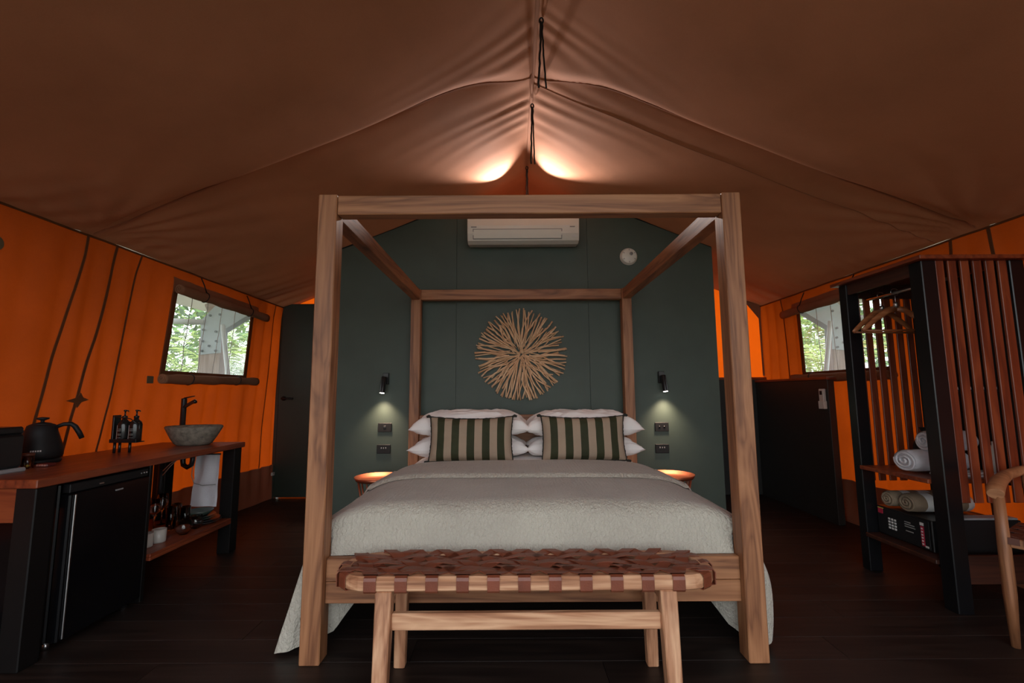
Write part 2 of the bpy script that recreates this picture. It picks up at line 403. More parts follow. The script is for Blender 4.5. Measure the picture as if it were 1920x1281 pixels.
# stitched seams on the ceiling
def roof_strip(path, w, name='seam', drop=0.004):
    m = MB(); pts = []; nr = []
    for X, Y in path: pts.append((X, Y, roof_z(X, Y) - drop)); nr.append((0, 0, 1))
    m.ribbon(pts, (0, 1, 0), w, nr, 0.004); part(name, m, ROOFM, ceiling)
roof_strip([(x, crease(x) + .01) for x in np.linspace(XL + .03, XR - .03, 160)], 0.012, drop=.002)
roof_strip([(x, 2.90 + 0.02 + 0.1 * abs(x - XC) / 2.8 + 0.02 * nz(x * 2, 4.0)) for x in np.linspace(XC, XR - .03, 90)], 0.007, drop=.002)
m = MB()
for o_ in (-0.022, 0.0, 0.022): pass
pts = [(XC, y, roof_z(XC, y) - 0.012) for y in np.linspace(Y0, Y1 - .05, 120)]
m.ribbon(pts, (1, 0, 0), 0.018, [(0, 0, 1)] * len(pts), 0.006); part('ridge_tape', m, ROOFM, ceiling)

def lean(Y, z):
    g = 1.0 if Y < 4.2 else max(0.25, 1 - 0.75 * (Y - 4.2) / 1.1)
    return 0.11 * g * max(0, (EZ - z)) / 1.3 if z > .8 else 0.11 * g * (1.04 + 0.0 * z)
WY0, WY1, WZ0, WZ1 = 3.53, 4.59, 1.315, 1.985
def wallx(side, Y, z, wr=1.0):
    x0 = XL if side < 0 else XR
    L = lean(Y, z) * (1.0 if side < 0 else 0.4)
    # vertical folds
    f = 0.017 * math.sin(Y * 34 + 2.5 * nz(Y * 2, z * .6, side)) * (0.35 + 0.65 * (sst((Y - 3.3) / 1.0) + (0.6 if 2.6 < Y < 3.3 else 0)))
    f += 0.012 * nz(Y * 1.7, z * 1.2, 7.0)
    near = max(0, min(1, (EZ - z) / 0.15)) * max(0, min(1, (z - .0) / 0.3))
    inw = 1.0
    if WY0 - .1 < Y < WY1 + .1 and WZ0 - .08 < z < WZ1 + .08: inw = 0.15
    return x0 + side * (L + f * near * wr * inw)
def canvas_wall(side, name, label):
    Ys = sorted(set([round(v, 4) for v in np.arange(Y0, 2.4, 0.06)] + [round(v, 4) for v in np.arange(2.4, 5.3, 0.02)] + [WY0, WY1, Y1]))
    Zs = sorted(set([round(v, 4) for v in np.linspace(0.0, EZ, 34)] + [WZ0, WZ1, 0.36]))
    nu, nv = len(Ys), len(Zs); m = MB()
    def sk(i, j): return WY0 - 1e-3 <= Ys[i] < WY1 - 1e-3 and WZ0 - 1e-3 <= Zs[j] < WZ1 - 1e-3
    m.grid(nu, nv, lambda u, v: (wallx(side, Ys[round(u * (nu - 1))], Zs[round(v * (nv - 1))]), Ys[round(u * (nu - 1))], Zs[round(v * (nv - 1))]), skip=sk)
    return struct(name, m, ORANGE, label, origin=(0, 0, 0))
wall_left = canvas_wall(-1, 'wall_left', 'backlit orange canvas side wall with long vertical seams, left')
wall_right = canvas_wall(1, 'wall_right', 'backlit orange canvas side wall behind the slatted wardrobe')
def wall_seam(side, parent, y_t, y_b, z_t=EZ, z_b=0.37, w=0.02):
    m = MB(); pts = []; n = 26
    for i in range(n):
        t = i / (n - 1); z = z_t + (z_b - z_t) * t; y = y_t + (y_b - y_t) * t + 0.006 * nz(z * 4, y_t)
        pts.append((wallx(side, y, z) - side * 0.004, y, z))
    m.ribbon(pts, (0, 1, 0), w, [(1, 0, 0)] * n, 0.004); part('seam', m, SEAMM, parent)
for a, b_, w in ((2.755, 2.60, .016), (2.965, 2.82, .018), (3.17, 3.05, .012), (5.03, 4.93, .009), (3.0, 3.0, 0.0)):
    if w: wall_seam(-1, wall_left, a, b_, w=w)
for a, b_, w in ((2.94, 2.9, .02), (2.70, 2.65, .02), (4.88, 4.75, .014)): wall_seam(1, wall_right, a, b_, w=w)
# eave tapes
for side, par in ((-1, wall_left), (1, wall_right)):
    m = MB(); ysn = np.linspace(Y0, Y1, 80)
    m.ribbon([((XL if side < 0 else XR) - side * .008, y, EZ - .008 + .004 * nz(y * 4)) for y in ysn], (0, 0, 1), 0.012, [(1, 0, 0)] * 80, 0.006)
    part('eave_tape', m, SEAMM, par)
# canvas patches on the left wall, plus a shadow blotch cut like one
def patch(outline, mat=OLIVE):
    m = MB(); Mx = Matrix(((0, 0, 1, wallx(-1, outline[0][0], outline[0][1]) + .004), (1, 0, 0, 0), (0, 1, 0, 0), (0, 0, 0, 1)))
    m.prism(outline, 0, 0.004, M=Mx); part('canvas_patch', m, mat, wall_left)
circ = lambda cy, cz, r, n=18: [(cy + r * math.cos(2 * PI * k / n), cz + r * math.sin(2 * PI * k / n)) for k in range(n)]
patch(circ(2.272, 1.935, 0.04)); patch(circ(2.235, 2.05, 0.035))
patch([(3.40, 1.235), (3.46, 1.235), (3.46, 1.29), (3.40, 1.29)])
patch([(2.80, 1.115), (2.86, 1.10), (2.875, 1.07), (2.90, 1.105), (2.95, 1.12), (2.91, 1.135), (2.89, 1.165), (2.87, 1.135)], SEAMM)  # faint shadow blotch by the seam, made as a dark cut-out

# back wall
mb = MB(); nx = 90
bx = list(np.linspace(XL, XR, nx))
mb.grid(nx, 16, lambda u, v: (bx[round(u * (nx - 1))], Y1 - 0.006 + 0.004 * math.sin(bx[round(u * (nx - 1))] * 22) * (1 - v), 0.0 + v * (roof_z(bx[round(u * (nx - 1))], Y1) + .012)))
struct('wall_back', mb, ORANGEB, 'bright backlit orange canvas rear gable wall', origin=(0, 0, 0))
m = MB(); m.prism([(2.72, 2.235), (2.93, 2.17), (2.93, 1.33), (2.905, 1.33), (2.90, 2.0)], 0, 0.006, M=Matrix(((1, 0, 0, 0), (0, 0, -1, 5.285), (0, 1, 0, 0), (0, 0, 0, 1))))
struct('trim_1', m, BROWNC, 'dark canvas gusset in the rear right corner')

# skirting (brown canvas band)
for side, nm in ((-1, 'baseboard_left'), (1, 'baseboard_right')):
    m = MB(); yy = list(np.arange(Y0, Y1, 0.04))
    m.grid(len(yy), 6, lambda u, v: (wallx(side, yy[round(u * (len(yy) - 1))], 0.37 * v) - side * (0.012 + 0.006 * math.sin(yy[round(u * (len(yy) - 1))] * 17)), yy[round(u * (len(yy) - 1))], 0.37 * v))
    struct(nm, m, BROWNC, 'brown canvas skirt along the foot of the %s orange wall' % ('left' if side < 0 else 'right'), origin=(0, 0, 0))

# fly sheet over the roof (keeps the canvas ceiling in shade)
m = MB()
for sgn, xe in ((-1, -3.75), (1, 4.05)):
    m.add([(XC, -1.6, 3.62), (XC, 5.6, 3.62), (xe, 5.6, 2.16), (xe, -1.6, 2.16), (XC, -1.6, 3.64), (XC, 5.6, 3.64), (xe, 5.6, 2.18), (xe, -1.6, 2.18)],
          [(0, 1, 2, 3), (7, 6, 5, 4), (3, 2, 6, 7), (0, 3, 7, 4), (1, 5, 6, 2)])
struct('roof_fly', m, FLYM, 'outer fly sheet above the tent roof')

# floor boards
base = MB(); base.box(-2.85, 3.05, -1.6, 5.45, -0.10, -0.006)
floor = struct('floor', base, FLOORW[0], 'dark brown timber floor')
bm_lib = {}
pw = 0.185; y = -1.6; row = 0
while y < 5.44:
    x = -2.85 - (row * 0.83 % 1.9)
    while x < 3.05:
        L = 1.9; xa, xb = max(x, -2.85), min(x + L, 3.05)
        if xb - xa > 0.02 and y > -0.9:
            m = MB(); m.box(xa + .001, xb - .001, y + .001, y + pw - .001, -0.006, 0.0, 0.0012)
            part('floor_board', m, FLOORW[0], floor)
        x += L
    y += pw; row += 1
fill = MB(); fill.box(-2.85, 3.05, -1.6, -0.75, -0.006, -0.001); part('deck_edge', fill, FLOORW[0], floor)

# green partition behind the bed
def partition_outline(x0, x1):
    pts = [(x0, 0.0), (x1, 0.0)]
    for x in np.linspace(x1, x0, 14):
        z = RZ - (RZ - EZ) * abs(x - XC) / ((XC - XL) if x < XC else (XR - XC)) - 0.052
        pts.append((float(x), float(min(2.99, z))))
    return pts
MY = lambda y: Matrix(((1, 0, 0, 0), (0, 0, -1, y), (0, 1, 0, 0), (0, 0, 0, 1)))
core = MB(); core.prism(partition_outline(-1.70, 1.90), 0, 0.075, M=MY(4.29))
wall_green = struct('wall_partition', core, GREEN, 'dark green partition wall behind the bed head')
for a, b_ in ((-1.703, -0.5205), (-0.5175, 0.7165), (0.7195, 1.903)):
    m = MB(); m.prism(partition_outline(a, b_), 0, 0.014, M=MY(4.2145)); part('wall_panel', m, GREEN, wall_green)
m = MB()
for (xa, xb) in ((-1.70, -0.49), (0.72, 1.90)):
    za = RZ - (RZ - EZ) * abs(xa - XC) / ((XC - XL) if xa < XC else (XR - XC)) - .046; zb = RZ - (RZ - EZ) * abs(xb - XC) / ((XC - XL) if xb < XC else (XR - XC)) - .046
    m.beam((xa, 4.245, za), (xb, 4.245, zb), 0.10, 0.012, side=(0, 1, 0), b=0.002)
part('shadow_gap', m, BLACKM, wall_green)  # black strip standing for the shadow gap between wall top and roof
for i, x in enumerate((-1.70, 1.90)):
    m = MB(); m.box(min(x, x + (0.07 if i == 0 else -0.07)), max(x, x + (0.07 if i == 0 else -0.07)), 4.29, 5.26, 0, 2.2)
    struct('wall_bathroom_left' if i == 0 else 'wall_bathroom_right', m, GREEN, 'dark green side wall of the bathroom, %s' % ('left' if i == 0 else 'right'))
# door at the rear left
dg = MB(); dg.box(-2.655, -1.86, 5.20, 5.24, 0.012, 2.19, 0.004)
door1 = struct('door_1', dg, GREEND, 'dark green bathroom door at the rear left')
m = MB(); m.lathe([(0.0, 0), (0.026, 0), (0.026, 0.01), (0.012, 0.012), (0.011, 0.05), (0, 0.05)], n=18, M=Matrix.Translation((-2.59, 5.20, 1.10)) @ Matrix.Rotation(PI / 2, 4, 'X'))
m.tube([(-2.60, 5.155, 1.10), (-2.53, 5.155, 1.10), (-2.47, 5.158, 1.098)], 0.010, 8); part('handle', m, BLACKM, door1)
m = MB(); m.box(-1.86, -1.70, 5.20, 5.26, 0, 2.19); m.box(-2.69, -2.655, 5.20, 5.26, 0, 2.19); struct('trim_2', m, GREEND, 'dark green door surround at the rear left')
m = MB(); m.box(-2.665, -2.645, 5.14, 5.19, 0.255, 0.29, .003); m.tube([(-2.655, 5.16, .27), (-2.63, 5.13, .268)], .006)
part('door_stop', m, MUGM, None, label='small pale door stop on the skirt beside the dark green door', cat='door stop')
# low charcoal wall, rear right
m = MB(); m.box(2.80, 2.86, 4.06, 5.26, 0, 1.25, .003); low = struct('wall_low', m, CHAR, 'waist high charcoal partition under the right rear window')
m = MB(); m.box(2.79, 2.90, 4.05, 5.27, 1.25, 1.275, .003); part('capping_rail', m, JARRAH, low)
m = MB(); m.box(1.90, 2.985, 5.262, 5.288, 0, 1.29, .003); low2 = struct('wall_low_rear', m, CHAR, 'low charcoal panel across the foot of the rear wall')
m = MB(); m.box(1.90, 2.93, 5.255, 5.288, 1.291, 1.312, .003); part('capping_rail', m, JARRAH, low2)

# ------------------------------------------------------------------ windows with rolled flaps
def window(side, name, label):
    x0 = wallx(side, (WY0 + WY1) / 2, WZ0, 0); x1 = wallx(side, (WY0 + WY1) / 2, WZ1, 0)
    X = lambda y, z: wallx(side, y, z) - side * 0.006
    m = MB(); e = 0.022
    for (a, b_, c, d) in ((WY0 - e, WY0 + e, WZ0 - e, WZ1 + e), (WY1 - e, WY1 + e, WZ0 - e, WZ1 + e)):
        n = 14; pts = [(X((a + b_) / 2, c + (d - c) * i / (n - 1)), (a + b_) / 2, c + (d - c) * i / (n - 1)) for i in range(n)]
        m.ribbon(pts, (0, 1, 0), b_ - a, [(1, 0, 0)] * n, 0.01)
    for z in (WZ0, WZ1):
        n = 14; pts = [(X(WY0 + (WY1 - WY0) * i / (n - 1), z), WY0 + (WY1 - WY0) * i / (n - 1), z) for i in range(n)]
        m.ribbon(pts, (0, 0, 1), 0.045, [(1, 0, 0)] * n, 0.01)
    w = struct(name, m, SEAMM, label)
    m = MB(); m.grid(20, 14, lambda u, v: (wallx(side, WY0 + (WY1 - WY0) * u, WZ0 + (WZ1 - WZ0) * v) + side * 0.004 + 0.006 * nz(u * 5, v * 2, 3), WY0 + (WY1 - WY0) * u, WZ0 + (WZ1 - WZ0) * v))
    part('vinyl_pane', m, VINYL, w)
    # thin hanging cords of the outer blind
    for k in range(4):
        yy = WY0 + (WY1 - WY0) * (0.22 + 0.19 * k); m = MB()
        m.tube([(X(yy, WZ0 + (WZ1 - WZ0) * t / 8) + side * .03, yy + .02 * nz(t * .5, k * 3.0), WZ0 + (WZ1 - WZ0) * t / 8) for t in range(9)], 0.003, 5)
        part('blind_cord', m, SEAMM, w)
    # top flap + roll
    m = MB(); zt = WZ1 + 0.085
    def ft(u, v):
        yy = WY0 - 0.05 + (WY1 - WY0 + 0.16) * u
        z = zt - 0.02 * u - v * 0.12
        return (wallx(side, yy, z) - side * (0.010 + 0.02 * v + 0.008 * nz(yy * 4, v * 2)), yy, z)
    m.grid(30, 6, ft); part('flap', m, BROWNC, w)
    def roll(z0, z1, r, ya, yb, nm, sq):
        m = MB(); n = 34; pts = []; rs = []
        for i in range(n):
            t = i / (n - 1); yy = ya + (yb - ya) * t; z = z0 + (z1 - z0) * t
            rr = r * (1 + 0.14 * nz(yy * 7, z0 * 3) + 0.06 * math.sin(yy * 19)); pts.append((wallx(side, yy, z, 0) - side * (0.012 + r), yy, z + .006 * nz(yy * 6, 1.0))); rs.append(rr)
        m.tube(pts, rs, 14, sx=sq)
        # spiral ends
        for k, e_ in ((0, -1), (-1, 1)):
            c = pts[k]; sp = [(c[0] + math.cos(a) * rs[k] * a / 14 * sq, c[1] + e_ * .003, c[2] + math.sin(a) * rs[k] * a / 14) for a in np.linspace(1, 12.5, 30)]
            m.tube(sp, 0.0035, 5)
        part(nm, m, BROWNC, w)
        for t in (0.26, 0.76):
            i = int(t * (n - 1)); c = pts[i]; m = MB()
            m.tube([(c[0] + math.cos(a) * (rs[i] + .003) * sq, c[1] + .015 * math.sin(a), c[2] + math.sin(a) * (rs[i] + .003)) for a in np.linspace(0, 2 * PI, 16, endpoint=False)], 0.004, 5, closed=True)
            if nm == 'rolled_flap':
                m.tube([(c[0] - side * .01, c[1], c[2] + rs[i]), (c[0] - side * .005, c[1] - .03, c[2] + rs[i] + .06), (c[0] + side * .015, c[1] - .045, c[2] + rs[i] + .12)], 0.005, 5)
            part('tie_cord', m, BLACKM, w)
    roll(WZ1 - 0.01, WZ1 - 0.03, 0.040, WY0 - 0.03, WY1 + 0.20, 'rolled_flap', 0.75)
    roll(WZ0 - 0.045, WZ0 - 0.035, 0.038, WY0 - 0.05, WY1 + 0.13, 'rolled_blind', 0.9)
window(-1, 'window_1', 'clear vinyl window in the left orange canvas wall, flap rolled up')
window(1, 'window_2', 'clear vinyl window in the right canvas wall, partly behind the wardrobe')

# ------------------------------------------------------------------ four poster bed
bed = thing('four_poster_bed', 'teak four poster canopy bed with square posts and top beams', 'bed', (0.09, 3.1, 0))
BL, BR, BF, BB = -0.915, 1.088, 2.07, 4.15; PW = 0.088; BH = 2.092
for x in (BL, BR - PW):
    for yy in (BF, BB - PW):
        m = MB(); m.box(x, x + PW, yy, yy + PW, 0, BH, 0.004); part('post', m, TEAK, bed)
for yy in (BF + .006, BB - PW + .006):
    m = MB(); m.box(BL + PW + .001, BR - PW - .001, yy, yy + PW - .018, BH - 0.098, BH - .004, 0.004); part('top_beam', m, TEAK, bed)
for x in (BL + .008, BR - PW + .008):
    m = MB(); m.box(x, x + PW - .016, BF + PW + .001, BB - PW - .001, BH - 0.098, BH - .004, 0.004); part('top_beam', m, TEAK, bed)
for z0, z1 in ((0.236, 0.326), (0.328, 0.425)):
    m = MB(); m.box(BL + PW + .001, BR - PW - .001, 2.105, 2.14, z0, z1, 0.003); part('footboard_plank', m, TEAK, bed)
for x in (BL + .02, BR - PW + .02):
    m = MB(); m.box(x, x + .045, BF + PW + .001, BB - PW - .001, 0.236, 0.40, 0.003); part('side_rail', m, TEAK, bed)
m = MB(); m.box(BL + PW + .001, BR - PW - .001, BB - .065, BB - .025, 0.236, 0.955, 0.004); part('headboard', m, TEAK, bed)
m = MB()
for k in range(12): m.box(BL + PW, BR - PW, 2.2 + k * .155, 2.29 + k * .155, .27, .288)
part('slat_base', m, TEAK, bed)
m = MB(); m.box(BL + PW + .02, BR - PW - .02, 2.215, 4.07, 0.29, 0.575, 0.05); part('mattress', m, LINEN, None, label='thick mattress in the bed frame, hidden under the bedspread', cat='mattress')
m = MB()
m.grid(50, 24, lambda u, v: (-0.865 + 1.92 * u, 3.34 + 0.72 * v, 0.612 + 0.016 * math.sin(PI * u) - 0.10 * (abs(2 * u - 1) ** 14) + .004 * nz(u * 9, v * 4)))
part('white_sheet', m, LINEN, None, label='white bed sheet showing around the pillows at the bed head', cat='sheet')

# bedspread
def prof_x(u):
    """u 0..1 across: returns x, drop"""
    W0, W1 = -0.868, 1.052; c = (W0 + W1) / 2; h = (W1 - W0) / 2
    if u < 0.12: t = 1 - u / 0.12; return W0 - 0.085 * t ** 0.8 + 0.0, 0.07 + 0.14 * t
    if u > 0.88: t = (u - 0.88) / 0.12; return W1 + 0.085 * t ** 0.8, 0.07 + 0.14 * t
    s_ = (u - 0.12) / 0.76; x = W0 + (W1 - W0) * s_; q = abs(2 * s_ - 1)
    return x, 0.07 * q ** 9 + 0.012 * q ** 2
def prof_y(v):
    if v < 0.10: t = v / 0.10; return 2.146 + 0.034 * t, 0.215 - 0.135 * t
    if v < 0.24:
        t = (v - 0.10) / 0.14; return 2.18 + 0.13 * t ** 1.5, 0.08 * (1 - t) ** 2.2
    t = (v - 0.24) / 0.76; return 2.31 + (3.47 - 2.31) * t, 0.0
def spread(u, v):
    x, dx = prof_x(u); y_, dy = prof_y(v)
    lim = 0
    if y_ < 2.24:  # tuck between the posts at the foot
        x = max(BL + PW + .004 + (y_ - 2.158) * 0, min(BR - PW - .004, x)) if y_ < 2.17 else x
    z = 0.640 - (dx ** 2.2 + dy ** 2.2) ** (1 / 2.2) + 0.006 * nz(x * 2.2, y_ * 2.2) + 0.003 * nz(x * 7, y_ * 7)
    z = max(z, 0.424) if y_ < 2.2 else z
    y_ += -0.010 * math.exp(-((x + 0.78) / 0.10) ** 2 - ((z - 0.47) / 0.035) ** 2)
    return (x, y_, z)
bs = MB(); bs.grid(150, 120, spread)
bedspread = part('bedspread', bs, QUILT, None, origin=(0.09, 3.0, 0.4), label='sage grey quilted bedspread draped over the bed down to the floor', cat='bedspread')
def side_drape(path, nm='side_drape'):
    """path rows: w, top xyz, hem xyz"""
    m = MB(); ws = [p[0] for p in path]
    def at(w):
        for i in range(len(path) - 1):
            if ws[i] <= w <= ws[i + 1]:
                t = (w - ws[i]) / (ws[i + 1] - ws[i]); t = t * t * (3 - 2 * t) if False else t
                return [path[i][1][k] * (1 - t) + path[i + 1][1][k] * t for k in range(3)], [path[i][2][k] * (1 - t) + path[i + 1][2][k] * t for k in range(3)]
        return path[-1][1], path[-1][2]
    def f(u, v):
        a, b_ = at(u); e = 0.5 - 0.5 * math.cos(PI * v) if False else v
        p = [a[k] * (1 - e) + b_[k] * e for k in range(3)]
        wob = 0.012 * math.sin(u * 38 + 2 * nz(u * 6)) * v
        sgn = -1 if a[0] < 0 else 1
        p[0] += sgn * abs(wob) * 1.0 + (0.055 * math.sin(PI * v ** .8) * min(1, max(0, (0.9 - u) / .2)) if sgn > 0 else 0); p[1] += 0.004 * nz(u * 20, v * 3)
        return tuple(p)
    m.grid(130, 26, f); part(nm, m, QUILT, bedspread)
side_drape([(0.0, (-.945, 3.57, .435), (-.98, 3.57, .05)), (0.5, (-.95, 2.6, .435), (-1.0, 2.55, .03)), (0.68, (-.955, 2.25, .435), (-1.045, 2.22, .012)),
            (0.76, (-.945, 2.18, .43), (-1.055, 2.145, .012)), (0.82, (-.925, 2.172, .40), (-1.0, 2.14, .02)), (0.88, (-.90, 2.175, .33), (-.93, 2.18, .03)),
            (0.94, (-.82, 2.19, .27), (-.81, 2.22, .07)), (1.0, (-.70, 2.22, .255), (-.70, 2.30, .235))])
side_drape([(0.0, (1.13, 3.57, .435), (1.16, 3.57, .05)), (0.5, (1.135, 2.6, .435), (1.18, 2.55, .03)), (0.68, (1.13, 2.27, .435), (1.165, 2.25, .02)),
            (0.76, (1.12, 2.20, .43), (1.165, 2.19, .03)), (0.82, (1.11, 2.18, .40), (1.12, 2.17, .02)), (0.88, (1.07, 2.18, .30), (1.08, 2.22, .02)),
            (0.94, (.99, 2.20, .27), (.99, 2.26, .07)), (1.0, (.88, 2.22, .255), (.88, 2.32, .235))])
# turned back head end
def fold(u, v):
    x, dx = prof_x(0.07 + 0.86 * u); y_ = 2.83 + 0.62 * v + 0.02 * nz(u * 4, 1.0) - 0.012 * math.sin(u * PI)
    e = math.sin(min(1, v / 0.06) * PI / 2)
    z = 0.640 - dx + 0.006 * nz(x * 2.2, y_ * 2.2) + 0.003 + 0.022 * e * (1 - 0.5 * v)
    return (x * 1.004, y_, z)
m = MB(); m.grid(110, 46, fold); part('turned_back_fold', m, QUILT, bedspread)

# pillows
def pillow_mesh(w, d, h, n=28, pinch=0.10, seed=0.0, wr=0.02, base=0.5):
    m = MB()
    def side(sg):
        def f(u, v):
            a, b_ = 2 * u - 1, 2 * v - 1
            ea = 1 - pinch * (1 - abs(b_) ** 1.6) * abs(a) ** 2; eb = 1 - pinch * (1 - abs(a) ** 1.6) * abs(b_) ** 2
            x = w / 2 * a * ea; y_ = d / 2 * b_ * eb
            th = max(0.0, (1 - a ** 4) * (1 - b_ ** 4)) ** 0.52
            z = (sg * h / 2 if sg > 0 else -h * base) * th * (1 + .10 * nz(a * 1.6 + seed, b_ * 1.6, sg))
            z += wr * th * (1 - .5 * th) * nz(a * 5 + seed, b_ * 7, sg * 2.0)
            return (x, y_, z)
        return f
    m.grid(n, n, side(1)); m.grid(n, n, side(-1))
    k = len(m.f) // 2
    m.f = [tuple(reversed(f)) if i >= k else f for i, f in enumerate(m.f)]
    return m
def place(mbx, M): mbx.v = [tuple(M @ Vector(p)) for p in mbx.v]; return mbx
PG = 'white pillows stacked at the bed head'
for (cx, w, z, h, lab, rx, sd, dy) in (
    (-0.350, 0.985, 0.702, 0.19, 'lower white pillow of the left hand stack, under another', 3, 1.0, 0),
    (-0.344, 0.985, 0.868, 0.27, 'upper white pillow of the left hand stack', 7, 2.3, .01),
    (0.575, 0.960, 0.700, 0.185, 'lower white pillow of the right hand stack, under another', 3, 4.1, 0),
    (0.575, 0.965, 0.862, 0.27, 'upper white pillow of the right hand stack', 7, 6.7, .01)):
    p = pillow_mesh(w, 0.40, h, 44, 0.12, sd, 0.045, 0.40 if h < .2 else 0.24)
    place(p, Matrix.Translation((cx, 3.875, z)) @ Matrix.Rotation(math.radians(rx * .4), 4, 'X'))
    part('pillow', p, LINEN, None, label=lab, cat='pillow', group=PG)
# striped cushions
def cushion(cx, cy, cz, tilt, rz, lab):
    w, d, h = 0.645, 0.342, 0.15; nc = 11
    m = MB(); n = nc * 5 + 1
    def side(sg):
        def f(u, v):
            a, b_ = 2 * u - 1, 2 * v - 1
            ea = 1 - .045 * (1 - abs(b_) ** 2) * abs(a) ** 2; eb = 1 - .12 * (1 - abs(a) ** 2) * (b_ > 0) * abs(b_) ** 2 - .03 * (1 - abs(a) ** 2) * (b_ <= 0) * abs(b_) ** 2
            th = max(0.0, (1 - a ** 4) * (1 - b_ ** 4)) ** 0.55
            return (w / 2 * a * ea, d / 2 * b_ * eb, sg * h / 2 * th + .006 * th * nz(a * 4 + cx, b_ * 5, sg))
        return f
    mat = lambda i, j: 1 if (i // 5) % 2 == 1 else 0
    m.grid(n, 26, side(1), mat); k = len(m.f); m.grid(n, 26, side(-1), mat)
    m.f = [tuple(reversed(f)) if i >= k else f for i, f in enumerate(m.f)]
    Mx = Matrix.Translation((cx, cy, cz)) @ Matrix.Rotation(rz, 4, 'Z') @ Matrix.Rotation(math.radians(tilt), 4, 'X')
    t = thing('striped_cushion', lab, 'cushion', (cx, cy, cz - .16), 0, 'striped lumbar cushions')
    place(m, Mx); part('cover', m, [CBEIGE, CGREEN], t)
    fr = MB(); pts = []
    f1 = side(1)
    for k in range(160):
        s_ = k / 40
        if s_ < 1: uv = (s_, 0)
        elif s_ < 2: uv = (1, s_ - 1)
        elif s_ < 3: uv = (3 - s_, 1)
        else: uv = (0, 4 - s_)
        q = Vector(f1(*uv)); q.z = 0; pts.append(q * 1.006 + Vector((U(-.002, .002), U(-.002, .002), 0)))
    fr.tube(pts, 0.0055, 6, closed=True); place(fr, Mx); part('fringe', fr, CFRINGE, t)
    for a, b_ in ((-1, -1), (1, -1), (1, 1), (-1, 1)):
        ts = MB(); q = Vector((a * w / 2 * 1.01, b_ * d / 2 * 1.01, 0)); ts.tube([q - Vector((a * .01, b_ * .006, 0)), q + Vector((a * .012, b_ * .004, 0)), q + Vector((a * .03, -.002, .0))], [.006, .013, .009], 7)
        place(ts, Mx); part('tassel', ts, CFRINGE, t)
cushion(-0.320, 3.590, 0.797, 78, 0.0, 'beige and dark green striped cushion leaning on the left pillows')
cushion(0.548, 3.590, 0.799, 78, 0.0, 'beige and dark green striped cushion leaning on the right pillows')

# ------------------------------------------------------------------ woven bench
bench = thing('woven_bench', 'long rounded bench with woven brown leather strap seat and pale teak legs', 'bench', (0.05, 1.94, 0))
bx0, bx1, by0, by1, bz0, bz1 = -0.698, 0.796, 1.79, 2.085, 0.411, 0.463
rad = (by1 - by0) / 2; cyb = (by0 + by1) / 2
def stadium(k, n=14):
    o = []; r = rad - k
    for i in range(n + 1): a = -PI / 2 + PI * i / n; o.append((bx1 - rad + r * math.cos(a) * 1.0, cyb + r * math.sin(a)))
    for i in range(n + 1): a = PI / 2 + PI * i / n; o.append((bx0 + rad + r * math.cos(a), cyb + r * math.sin(a)))
    return o
m = MB(); ou = stadium(0); ob = stadium(.006); inn = stadium(0.045); n = len(ou)
lay = [[(x, y, bz0 + .0) for x, y in inn], [(x, y, bz0) for x, y in ob], [(x, y, bz0 + .006) for x, y in ou], [(x, y, bz1 - .012) for x, y in ou], [(x, y, bz1) for x, y in stadium(.012)], [(x, y, bz1) for x, y in inn]]
vs = [p for l in lay for p in l]; fs = []
for k in range(6):
    for i in range(n): fs.append((k * n + i, k * n + (i + 1) % n, ((k + 1) % 6) * n + (i + 1) % n, ((k + 1) % 6) * n + i))
m.add(vs, fs); part('seat_rim', m, TEAKL, bench)
for sx_, xx in ((-1, -0.487), (1, 0.581)):
    m = MB(); m.beam((xx, 1.775, 0), (xx + sx_ * -.001, 1.818, bz0 - .001), 0.052, 0.05, 0.062, 0.056, b=.004); part('leg', m, TEAKL, bench)
    xr = xx + (0.004 if sx_ < 0 else 0.006)
    m = MB(); m.beam((xr, 2.072, 0), (xr + sx_ * -.012, 2.045, bz0 - .001), 0.046, 0.042, 0.052, 0.05, b=.004); part('leg', m, TEAKL, bench)
    m = MB(); m.box(xx - .014, xx + .014, 1.848, 2.024, 0.345, 0.405, .003); part('side_rail', m, TEAKL, bench)
m = MB(); m.box(-0.457, 0.551, 1.802, 1.83, 0.270, 0.330, .004); part('stretcher', m, TEAKL, bench)
m = MB(); m.box(-0.45, 0.545, 2.03, 2.055, 0.345, 0.40, .004); part('rear_apron', m, TEAKL, bench)
